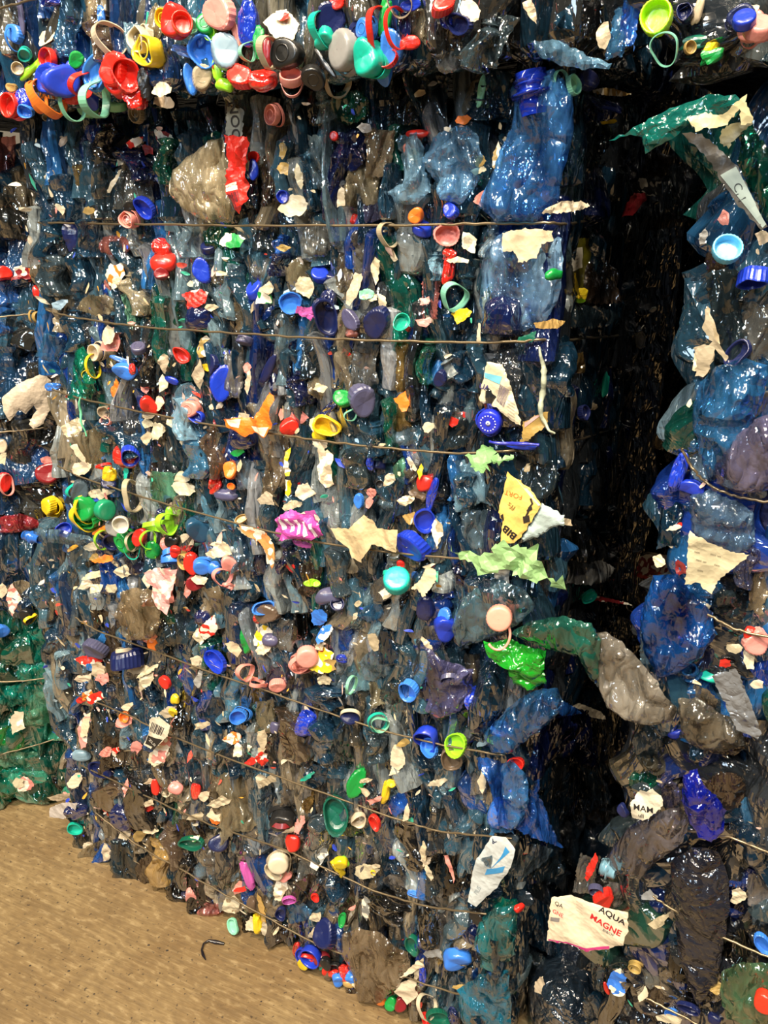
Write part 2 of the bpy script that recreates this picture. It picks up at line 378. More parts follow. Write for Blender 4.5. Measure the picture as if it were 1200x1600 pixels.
def band(path, width, thick, seed=0):
    """closed flat strap following a path (ring with height)"""
    P = np.asarray(path, float); n = len(P); c = P.mean(0)
    out = P-c; out[:, 2] = 0; out /= np.linalg.norm(out, axis=1)[:, None]+1e-9
    V = np.stack([P+out*thick+[0, 0, width/2], P+out*thick-[0, 0, width/2], P-[0, 0, width/2], P+[0, 0, width/2]], 1).reshape(-1, 3); fc = []
    for i in range(n):
        j = (i+1) % n
        for k in range(4): fc.append([i*4+k, i*4+(k+1) % 4, j*4+(k+1) % 4, j*4+k])
    return V, np.array(fc)
class Sheet:
    """crumpled torn sheet or flattened bag cut along an outline (local x,y in metres); z outward"""
    def __init__(s, outline, seed=0, amp=0.004, puff=0.0, back=0.0006, jag=0.0015, lam=(0.012, 0.05), step=None, nf=6, ang=None, spread=math.pi, bend=(0, 0)):
        r = np.random.RandomState(seed); s.seed, s.amp, s.puff, s.lam, s.nf, s.ang, s.spread, s.bend = seed, amp, puff, lam, nf, ang, spread, bend
        O = np.asarray(outline, float); lo, hi = O.min(0), O.max(0); size = max(hi-lo)
        st = step or max(size/26, 0.0022)
        pts = []
        for i in range(len(O)):
            a, b = O[i], O[(i+1) % len(O)]; n = max(1, int(np.linalg.norm(b-a)/st))
            for k in range(n): pts.append(a+(b-a)*k/n)
        E = np.array(pts) + r.randn(len(pts), 2)*jag*0.5
        s.E = E; ne = len(E)
        gx, gy = np.meshgrid(np.arange(lo[0]+st/2, hi[0], st), np.arange(lo[1]+st/2, hi[1], st)); G = np.stack([gx.ravel(), gy.ravel()], 1)
        G += (r.rand(*G.shape)-0.5)*st*0.6
        ins = s.inside(G); G = G[ins]
        if len(G): G = G[s.dist(G) > st*0.45]
        P = np.vstack([E, G]) if len(G) else E
        res = delaunay_2d_cdt([Vector(p) for p in P], [], [list(range(ne))], 1, 1e-6)
        P2 = np.array([list(v) for v in res[0]]); tri = [list(t) for t in res[2] if len(t) == 3]
        tri = np.array(tri)
        D = s.dist(P2); s.R = max(size*0.18, 1e-4)
        z = s.height(P2, D); edge = D < 1e-6+st*0.02
        nP = len(P2); zb = z - back - puff*0.8*s.dome(D)
        idx = np.where(~edge)[0]; mp = np.arange(nP); mp[idx] = nP+np.arange(len(idx))
        s.V = np.vstack([np.c_[P2, z], np.c_[P2[idx], zb[idx]]])
        a = P2[tri[:, 1]]-P2[tri[:, 0]]; b = P2[tri[:, 2]]-P2[tri[:, 0]]; fl = (a[:, 0]*b[:, 1]-a[:, 1]*b[:, 0]) < 0
        tri[fl] = tri[fl][:, ::-1]
        bt = mp[tri][:, ::-1]; keep = ~np.all(edge[tri], axis=1)
        s.F = np.vstack([tri, bt[keep]])
    def inside(s, G):
        E = s.E; x, y = G[:, 0], G[:, 1]; c = np.zeros(len(G), bool)
        for i in range(len(E)):
            x0, y0 = E[i-1]; x1, y1 = E[i]
            if y0 == y1: continue
            m = ((y0 > y) != (y1 > y)) & (x < (x1-x0)*(y-y0)/(y1-y0)+x0); c ^= m
        return c
    def dist(s, G):
        d = np.full(len(G), 1e9); E = s.E
        for i in range(len(E)):
            a, b = E[i-1], E[i]; ab = b-a; L = ab@ab+1e-12
            t = np.clip(((G-a)@ab)/L, 0, 1); d = np.minimum(d, np.linalg.norm(G-a-t[:, None]*ab, axis=1))
        return d
    def dome(s, D): q = np.clip(D/s.R, 0, 1); return np.sqrt(q*(2-q))
    def height(s, P, D=None):
        if D is None: D = s.dist(P)
        z = s.amp*(folds(P[:, 0], P[:, 1], s.seed+3, s.nf, s.lam, s.ang, s.spread))
        z = z + s.puff*s.dome(D) + s.bend[0]*P[:, 0]**2 + s.bend[1]*P[:, 1]**2
        return z

# ------------------------------------------------------------------ registry of things (labels are written at the end)
THINGS = []
def add(name, me, Mx, color=None, parent=None, kind=None):
    o = bpy.data.objects.new(name, me); COL.objects.link(o)
    if parent is not None: o.parent = parent
    o.matrix_local = Mx
    if color is not None: o.color = color if not isinstance(color, str) else lin(color)
    return o
def reg(o, cat, look, px=None, py=None, label=None, group=None, landmark=None):
    o['category'] = cat
    if group: o['group'] = group
    if px is None:
        px, py, _ = project(o.matrix_world.translation if o.parent else o.location)
    THINGS.append(dict(o=o, look=look, x=px, y=py, label=label, cat=cat, lm=landmark))
    return o
I4 = Matrix.Identity(4)

# ------------------------------------------------------------------ the setting
fm = mesh_from('floor', [(-5, -3, 0), (4, -3, 0), (4, 5, 0), (-5, 5, 0)], [(0, 1, 2, 3)], floor_mat(), False)
fo = add('floor', fm, I4); fo['kind'] = 'structure'
wb = add('wall_back', mesh_from('wall_back', [(-5, 4.8, 0), (4, 4.8, 0), (4, 4.8, 6.2), (-5, 4.8, 6.2), (-5, 5, 0), (4, 5, 0), (4, 5, 6.2), (-5, 5, 6.2)], [(0, 1, 2, 3), (5, 4, 7, 6), (3, 2, 6, 7), (4, 0, 3, 7), (1, 5, 6, 2), (0, 4, 5, 1)], flat('wall_concrete', '6a665e', .8), False), I4); wb['kind'] = 'structure'

# ------------------------------------------------------------------ bales: a pressed core and its wires
def core_mesh(f, depth, inset=0.075, seed=1):
    """closed rounded block behind the face, folded surface"""
    L = f.u1-f.u0; Hh = f.z1-f.z0
    nx, ny, nz = max(4, int(L/0.035)), max(4, int(Hh/0.035)), max(4, int(depth/0.05))
    V, Fq, idx = [], [], {}
    def vid(i, j, k):
        if (i, j, k) not in idx:
            idx[(i, j, k)] = len(V); V.append((i/nx, j/ny, k/nz))
        return idx[(i, j, k)]
    for i in range(nx):
        for j in range(ny):
            Fq.append([vid(i, j, 0), vid(i, j+1, 0), vid(i+1, j+1, 0), vid(i+1, j, 0)])
            Fq.append([vid(i, j, nz), vid(i+1, j, nz), vid(i+1, j+1, nz), vid(i, j+1, nz)])
    for i in range(nx):
        for k in range(nz):
            Fq.append([vid(i, 0, k), vid(i+1, 0, k), vid(i+1, 0, k+1), vid(i, 0, k+1)])
            Fq.append([vid(i, ny, k), vid(i, ny, k+1), vid(i+1, ny, k+1), vid(i+1, ny, k)])
    for j in range(ny):
        for k in range(nz):
            Fq.append([vid(0, j, k), vid(0, j, k+1), vid(0, j+1, k+1), vid(0, j+1, k)])
            Fq.append([vid(nx, j, k), vid(nx, j+1, k), vid(nx, j+1, k+1), vid(nx, j, k+1)])
    V = np.array(V)
    x = (V[:, 0]-0.5)*(L-0.03); y = (V[:, 1]-0.5)*(Hh-0.02); z = (V[:, 2]-1)*depth
    k = folds(x+z*0.7, y, seed, 8, (0.03, 0.15))
    fr = 1-np.abs(V[:, 0]*2-1)**6*0.03
    x = x*(1+0.012*k); z = z - inset + 0.012*k*(V[:, 2] > 0.5) - 0.03*(np.abs(V[:, 0]*2-1)**8) - 0.02*(np.abs(V[:, 1]*2-1)**8)
    y = y*fr
    return np.stack([x, y, z], 1), np.array(Fq)
WIRE_V = {}   # face name -> list of polylines in pixels
BALES = {}
def bale(fname, depth, color, label, wires, inset=0.075, seed=1, r=0.0018):
    f = F[fname]
    uc, vc = (f.u0+f.u1)/2, (f.z0+f.z1)/2
    Mx = f.mat(uc, vc)
    e = bpy.data.objects.new('bale', None); COL.objects.link(e)
    base = f.pt(uc, f.z0, -depth/2); e.location = base
    inv = Matrix.Translation(-Vector(base))
    V, Q = core_mesh(f, depth, inset, seed)
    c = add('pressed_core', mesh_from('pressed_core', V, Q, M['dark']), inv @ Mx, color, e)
    for wl in wires:
        pts = []
        for (fn, px, py, off) in wl:
            g = F[fn]; u, v, t = g.hit(px, py, off); pts.append(g.pt(u, v, off)-base)
        P = []
        for i in range(len(pts)-1):
            for k in range(8):
                s = k/8; a, b = pts[i], pts[i+1]; q = a+(b-a)*s
                P.append(q)
        P.append(pts[-1]); P = np.array(P)
        # smooth the corners, keep a little sag
        for _ in range(3): P[1:-1] = (P[:-2]+2*P[1:-1]+P[2:])/4
        rr = np.random.RandomState(len(P)+seed); P[1:-1] += rr.randn(len(P)-2, 3)*0.0006
        V, Q = torus_pts(P, r, 8, False)
        add('wire', mesh_from('wire', V, Q, M['wire']), I4, None, e)
    e['category'] = 'bale'; e['label'] = label
    BALES[fname] = e
    return e
W = lambda fn, *pts: [(fn, x, y, 0.034) for x, y in pts]
bale('bottom', 0.8, '14222c', 'wired bale of crushed bottles standing on the floor, lowest of the main stack',
     [W('bottom', (118, 965), (150, 985), (400, 1075), (590, 1140), (710, 1168), (790, 1180)),
      W('bottom', (118, 1085), (200, 1117), (260, 1148), (410, 1205), (620, 1280), (690, 1300), (800, 1310)),
      W('bottom', (125, 1195), (230, 1245), (330, 1290), (440, 1325), (590, 1395), (675, 1418), (760, 1428)),
      W('bottom', (150, 1270), (210, 1318), (310, 1374), (400, 1425), (500, 1478), (600, 1515), (705, 1551), (780, 1560))], seed=3)
bale('middle', 0.8, '122430', 'wired bale of blue crushed bottles with orange wrapper, pressed between the bottom and top bales',
     [W('middle', (60, 348), (200, 350), (420, 353), (640, 352), (780, 349), (862, 348)) + [('side', 885, 350, .02), ('side', 925, 345, .01)],
      W('middle', (72, 484), (97, 492), (170, 505), (260, 514), (400, 523), (540, 531), (680, 535), (790, 535), (850, 531)) + [('side', 900, 530, .015), ('side', 1000, 521, .015)],
      W('middle', (82, 608), (108, 618), (200, 640), (340, 665), (440, 680), (540, 694), (640, 704), (730, 709), (800, 705)) + [('side', 890, 692, .02), ('side', 960, 668, .01)],
      W('middle', (90, 728), (130, 747), (250, 785), (400, 826), (500, 848), (600, 862), (705, 872), (800, 878))], seed=5)
bale('top', 0.8, '101a24', 'topmost bale of the main stack, its lower edge hung with bright bottle caps',
     [W('top', (-30, 22), (20, 8), (60, -4), (120, -24))], seed=9)
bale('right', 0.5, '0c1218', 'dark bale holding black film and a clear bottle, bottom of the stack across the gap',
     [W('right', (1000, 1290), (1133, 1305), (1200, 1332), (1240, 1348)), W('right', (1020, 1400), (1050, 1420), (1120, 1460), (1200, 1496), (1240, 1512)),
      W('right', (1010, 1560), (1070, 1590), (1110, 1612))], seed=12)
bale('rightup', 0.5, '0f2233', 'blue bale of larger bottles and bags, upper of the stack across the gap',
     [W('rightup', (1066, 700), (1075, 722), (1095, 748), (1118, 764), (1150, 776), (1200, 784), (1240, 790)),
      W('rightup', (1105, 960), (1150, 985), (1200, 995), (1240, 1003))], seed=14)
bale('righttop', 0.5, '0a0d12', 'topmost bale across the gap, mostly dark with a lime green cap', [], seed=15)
bale('rear', 0.4, '0a1016', 'dark bale added at the back of the narrow gap to close it off', [], seed=19)  # added dark block, hides the grey background showing through the gap
bale('left', 0.5, '0d2a24', 'green bale of crushed bottles on the floor behind the main stack',
     [W('left', (-30, 1215), (0, 1178), (45, 1168), (85, 1155)), W('left', (-30, 1050), (0, 1066), (60, 1062), (108, 1050))], seed=16)
bale('leftup', 0.5, '0e1c28', 'dark blue bale resting on the green bale, white torn bag on its face',
     [W('leftup', (-30, 497), (0, 495), (50, 490), (75, 487)), W('leftup', (-30, 676), (0, 675), (40, 672), (75, 668))], seed=17)

# ------------------------------------------------------------------ colours read off the photograph
C = dict(R='d32a20', O='e87a2c', Y='e2c024', G='148a3c', L='93d62c', M='7fc4a4', T='17a892', B='1a36b0', D='141d4a', K='3577d6',
         S='d98a80', P='4c4c6a', W='c6b89c', E='a99c82', A='a78a50', X='1c1c1c', C='7d97a6', m='b04e98', Q='4a86b4', N='1f4560', g='0f5644',
         w='8f8f8c', b='5a4b3c', d='7d1d22', q='8fbcd2', k='3a4a52')
CW = dict(R='red', O='orange', Y='yellow', G='green', L='lime green', M='mint', T='teal', B='royal blue', D='navy', K='bright blue',
          S='pink', P='lilac', W='cream', E='beige', A='tan', X='black', C='clear bluish', m='magenta', Q='pale blue', N='dark blue', g='dark green',
          w='grey', b='brown', d='dark red', q='ice blue', k='slate')
def vary(code, r, a=0.12):
    c = lin(C[code]); k = 1+(r.random()-0.5)*2*a
    return (min(1, c[0]*k*(1+(r.random()-.5)*.1)), min(1, c[1]*k), min(1, c[2]*k*(1+(r.random()-.5)*.1)), 1)

# shared shapes
def lowhigh(n, **kw): return [tube_bottle(100+i*7, kw.get('w', .034), .13, kw.get('d', .05), kw.get('nu', 28), kw.get('nv', 34), neck=(i % 3 == 0), ribs=(i % 4 == 1), crush=.22+.03*(i % 4)) for i in range(n)]
TUBE = [mesh_from('crushed_bottle', *v, M['pet'], False) for v in lowhigh(16)]
TUBE_LOW = lowhigh(12, nu=16, nv=18)
CHUNK = [mesh_from('crushed_bottlecap', *chunk(40+i, .03, .03, .03, crush=.45+.1*(i % 3)), M['solid'], i % 2 == 0) for i in range(8)]
CAPM = [mesh_from('bottlecap', *revolve([(a*.015, b*.015) for a, b in (CAPP if i % 2 == 0 else CAPI)], 48, wob=[.01, .05, .09, .03, .12, .02][i], seed=i, knurl=.035), M['solid']) for i in range(6)]
def dent(V, seed):
    V = V.copy(); k = folds(V[:, 0]+V[:, 2]*.7, V[:, 1]+V[:, 2]*.4, seed, 4, (.012, .04)); V *= (1+.22*k)[:, None]; V[:, 2] += .004*folds(V[:, 0], V[:, 1], seed+5, 3, (.012, .03)); return V
def dented(i):
    V, Q = revolve([(a*.015, b*.015*1.3) for a, b in (CAPP if i % 2 else CAPI)], 44, wob=.1, seed=30+i, knurl=.035); return dent(V, 60+i), Q
CAPD = [mesh_from('crushed_bottlecap', *dented(i), M['solid'], i % 3 == 0) for i in range(6)]
TAB = mesh_from('raised_ring', *revolve([(a*.015, b*.015) for a, b in [(0.45, .42), (0.46, .47), (0.53, .47), (0.54, .42)]], 40), M['solid'])
def ringpath(seed, n=40, wob=.12, z=.15):
    r = np.random.RandomState(seed); t = np.linspace(0, 2*math.pi, n, endpoint=False); a = r.rand(4)*6
    R = 1+wob*np.cos(2*t+a[0])+wob*.6*np.cos(3*t+a[1])
    return np.stack([np.cos(t)*R, np.sin(t)*R, z*np.sin(t+a[2])+z*.6*np.sin(2*t+a[3])], 1)
RINGM = [mesh_from('cap_ring', *band(ringpath(i)*.015, .015*(.3+.06*i), .07*.015), M['solid'], False) for i in range(6)]

def setm(me, mat):
    me.materials.clear(); me.materials.append(mat); return me
CHUNK_PET = [setm(m.copy(), M['sheen']) for m in CHUNK]
def slot(o, mat):
    o.material_slots[0].link = 'OBJECT'; o.material_slots[0].material = mat; return o

def view_yaw(f, u):
    """turn, about the vertical, from the face's normal towards the camera"""
    p = f.pt(u, 1.2); d = CP-p; d[2] = 0; d /= np.linalg.norm(d)
    return math.atan2(d @ f.U, d @ f.N)
def blob(seed, w, h, ang, n=9, j=.35, shape='o'):
    r = random.Random(seed); out = []
    if shape == 'rect': base = [(-1, -1), (-.3, -1), (.4, -.93), (1, -1), (.95, -.2), (1, .5), (1, 1), (.2, .95), (-.5, 1), (-1, 1), (-.96, .1)]
    else: base = [(math.cos(2*math.pi*i/n), math.sin(2*math.pi*i/n)) for i in range(n)]
    ca, sa = math.cos(math.radians(ang)), math.sin(math.radians(ang))
    for x, y in base:
        k = 1-j*r.random(); x, y = x*w/2*k, y*h/2*(1-j*r.random()); out.append((x*ca-y*sa, x*sa+y*ca))
    return out
def px_outline(pts, off=.02, face=None):
    """outline in photograph pixels -> outline on the bale face, its centre, and the face"""
    cx, cy = np.mean([p[0] for p in pts]), np.mean([p[1] for p in pts])
    f = F[face or which(cx, cy)]
    uv = np.array([f.hit(x, y, off)[:2] for x, y in pts]); c = uv.mean(0)
    return f, c, uv-c
SEED = [1000]
def sheet(name, pts, code, mat, off=.02, face=None, amp=.003, puff=0.0, tilt=0, yaw=0, parent=None, color=None, smooth=False, **kw):
    SEED[0] += 1
    amp, puff = amp*1.7, puff*.55
    if 'lam' in kw and mat in ('film', 'sheen'): kw['lam'] = (max(.012, kw['lam'][0]), max(.03, kw['lam'][1]))
    smooth = False
    f, c, ol = px_outline(pts, off, face)
    S = Sheet(ol, SEED[0], amp, puff, **kw)
    me = mesh_from(name, S.V, S.F, M[mat], smooth)
    Mx = f.mat(c[0], c[1], off, 0, tilt, yaw)
    o = add(name, me, Mx, vary(code, rnd, .06) if color is None else color)
    S.f, S.c, S.off, S.Mx = f, c, off, Mx
    return o, S

KN = {'c': ('bottlecap', 'bottle cap'), 'r': ('cap_ring', 'cap ring'), 's': ('label_scrap', 'torn label scrap'), 'p': ('label_scrap', 'printed label scrap'),
      'f': ('film_piece', 'piece of plastic film'), 'b': ('crushed_bottle', 'crushed bottle'), 'k': ('crushed_bottlecap', 'crushed cap')}
NB = [0]
def feature(kind, px, py, w, h, ang, code, face=None):
    """one small thing seen on a bale face; px,py,w,h in photograph pixels"""
    SEED[0] += 1; sd = SEED[0]; r = random.Random(sd)
    if px > 1230 or py > 1630 or px < -30 or py < -30: return
    f, u, v, t = place(px, py, .02, face); mpp = t/F_PX
    if v < .05 and f_name(f) == 'side':
        face = 'bottom' if px < 850 else 'right'; f, u, v, t = place(px, py, .02, face); mpp = t/F_PX
    low = h*mpp*.55+.004 - v
    if low > 0:
        face = f_name(f); py -= low/mpp; f, u, v, t = place(px, py, .02, face); mpp = t/F_PX
    u2 = f.hit(px+5, py, .02)[0]; du = min(abs(u2-u)/5, mpp*2.0)
    nm, word = KN[kind]; look = (CW[code], word); vy = view_yaw(f, u)
    if kind == 'c':
        R = max(w, h)/2*mpp*.95; R = min(max(R, .006), .03)
        asp = min(w, h)/max(w, h); q = math.acos(max(.25, min(1, asp)))
        yaw = vy*.8; tilt = 0
        if w < h*.85: yaw += q*r.choice((-1, 1)) if abs(vy) < .3 else -q*.7
        elif h < w*.85: tilt = q*r.choice((-1, 1))
        else: yaw += (r.random()-.5)*.5; tilt = (r.random()-.6)*.5
        Mx = f.mat(u, v, .026+r.random()*.012, 0, tilt, yaw) @ Matrix.Rotation(r.random()*6, 4, 'Z') @ Matrix.Scale(R/.015, 4)
        o = add(nm, (CAPM if r.random() < .6 else CAPD)[r.randrange(6)], Mx, vary(code, r, .08))
        if R > .012 and r.random() < .5:
            add('raised_ring', TAB, I4, o.color, o)
        if R > .008 and r.random() < .55:
            add('tether_ring', RINGM[r.randrange(6)], Matrix.Translation((.004*(r.random()-.5), .006*(r.random()-.5), -.010)) @ Matrix.Rotation((r.random()-.5)*.9, 4, 'X') @ Matrix.Scale(1.02, 4), o.color, o)
    elif kind == 'r':
        R = max(w, h)/2*mpp*.95; R = min(max(R, .006), .03); asp = max(.3, min(w, h)/max(w, h)); q = math.acos(asp)
        Mx = f.mat(u, v, .028+r.random()*.012, math.radians(-ang), 0 if w < h else q, vy*.8+(q*.9 if w < h else 0)) @ Matrix.Scale(R/.015, 4)
        o = add(nm, RINGM[r.randrange(6)], Mx, vary(code, r, .08))
    elif kind == 'k':
        d = min(w, h)*mpp*.8
        Mx = f.mat(u, v, .018+r.random()*.01, math.radians(-ang), 0, vy*.4) @ Matrix.Diagonal((w*(du+mpp)/2*1.02/.03, h*mpp*1.05/.03, d/.03, 1))
        pet = code in 'BDKNQR' and r.random() < .55
        if max(w, h)/min(w, h) < 2.3 and r.random() < .62:
            d2 = min(w, h)*mpp/.03*.9
            Mx = f.mat(u, v, .024+r.random()*.01, math.radians(-ang), (r.random()-.6)*.9, vy*.5+(r.random()-.5)*1.0) @ Matrix.Diagonal((w*mpp*1.15/.03, h*mpp*1.1/.03, d2, 1)) @ Matrix.Rotation(r.random()*6, 4, 'Z')
            o = add(nm, CAPD[r.randrange(6)], Mx, vary(code, r, .08))
        else: o = add(nm, (CHUNK_PET if pet else CHUNK)[r.randrange(8)], Mx, vary(code, r, .08))
    elif kind == 'b':
        ww, hh = w*du, h*mpp
        Mx = f.mat(u, v, .004+r.random()*.012, math.radians(-ang), 0, 0) @ Matrix.Diagonal((ww/.034*.95, hh/.13, 1, 1))
        o = add(nm, TUBE[r.randrange(16)], Mx, vary(code, r, .15)); NB[0] += 1
    else:
        mat = {'s': 'label', 'p': 'print', 'f': 'film'}[kind]
        pts = [(px+x, py-y) for x, y in blob(sd, w*1.15, h*1.15, -ang, 8 if kind != 'f' else 11, .55 if kind != 'f' else .22, 'rect' if kind == 'f' and h > w*1.25 else 'o')]
        if kind == 'f' and h > w*1.2: ekw = dict(ang=math.radians(-ang), spread=.9, nf=5)
        else: ekw = {}
        big = max(w, h)*mpp
        o, S = sheet(nm, pts, code, mat, off=.022+r.random()*.014 if kind != 'f' else .004+.014*r.random(), face=f_name(f), amp=min(.006, big*.10) if kind == 'f' else min(.0035, big*.05), puff=(.005 if kind == 'f' else 0.0),
                     tilt=(r.random()-.65)*.5, yaw=vy*.35+(r.random()-.5)*.3, lam=(big*.12, big*.5) if kind != 'f' else (max(.008, min(w, h)*mpp*.25), max(.02, min(w, h)*mpp*.8)), step=max(big/(22 if kind == 'f' else 14), .002), jag=big*.03, **ekw)
    reg(o, word.split('torn ')[-1].replace('printed ', '').replace('piece of ', ''), look, px, py)
    return o
FN = {id(v): k for k, v in F.items()}
def f_name(f): return FN[id(f)]
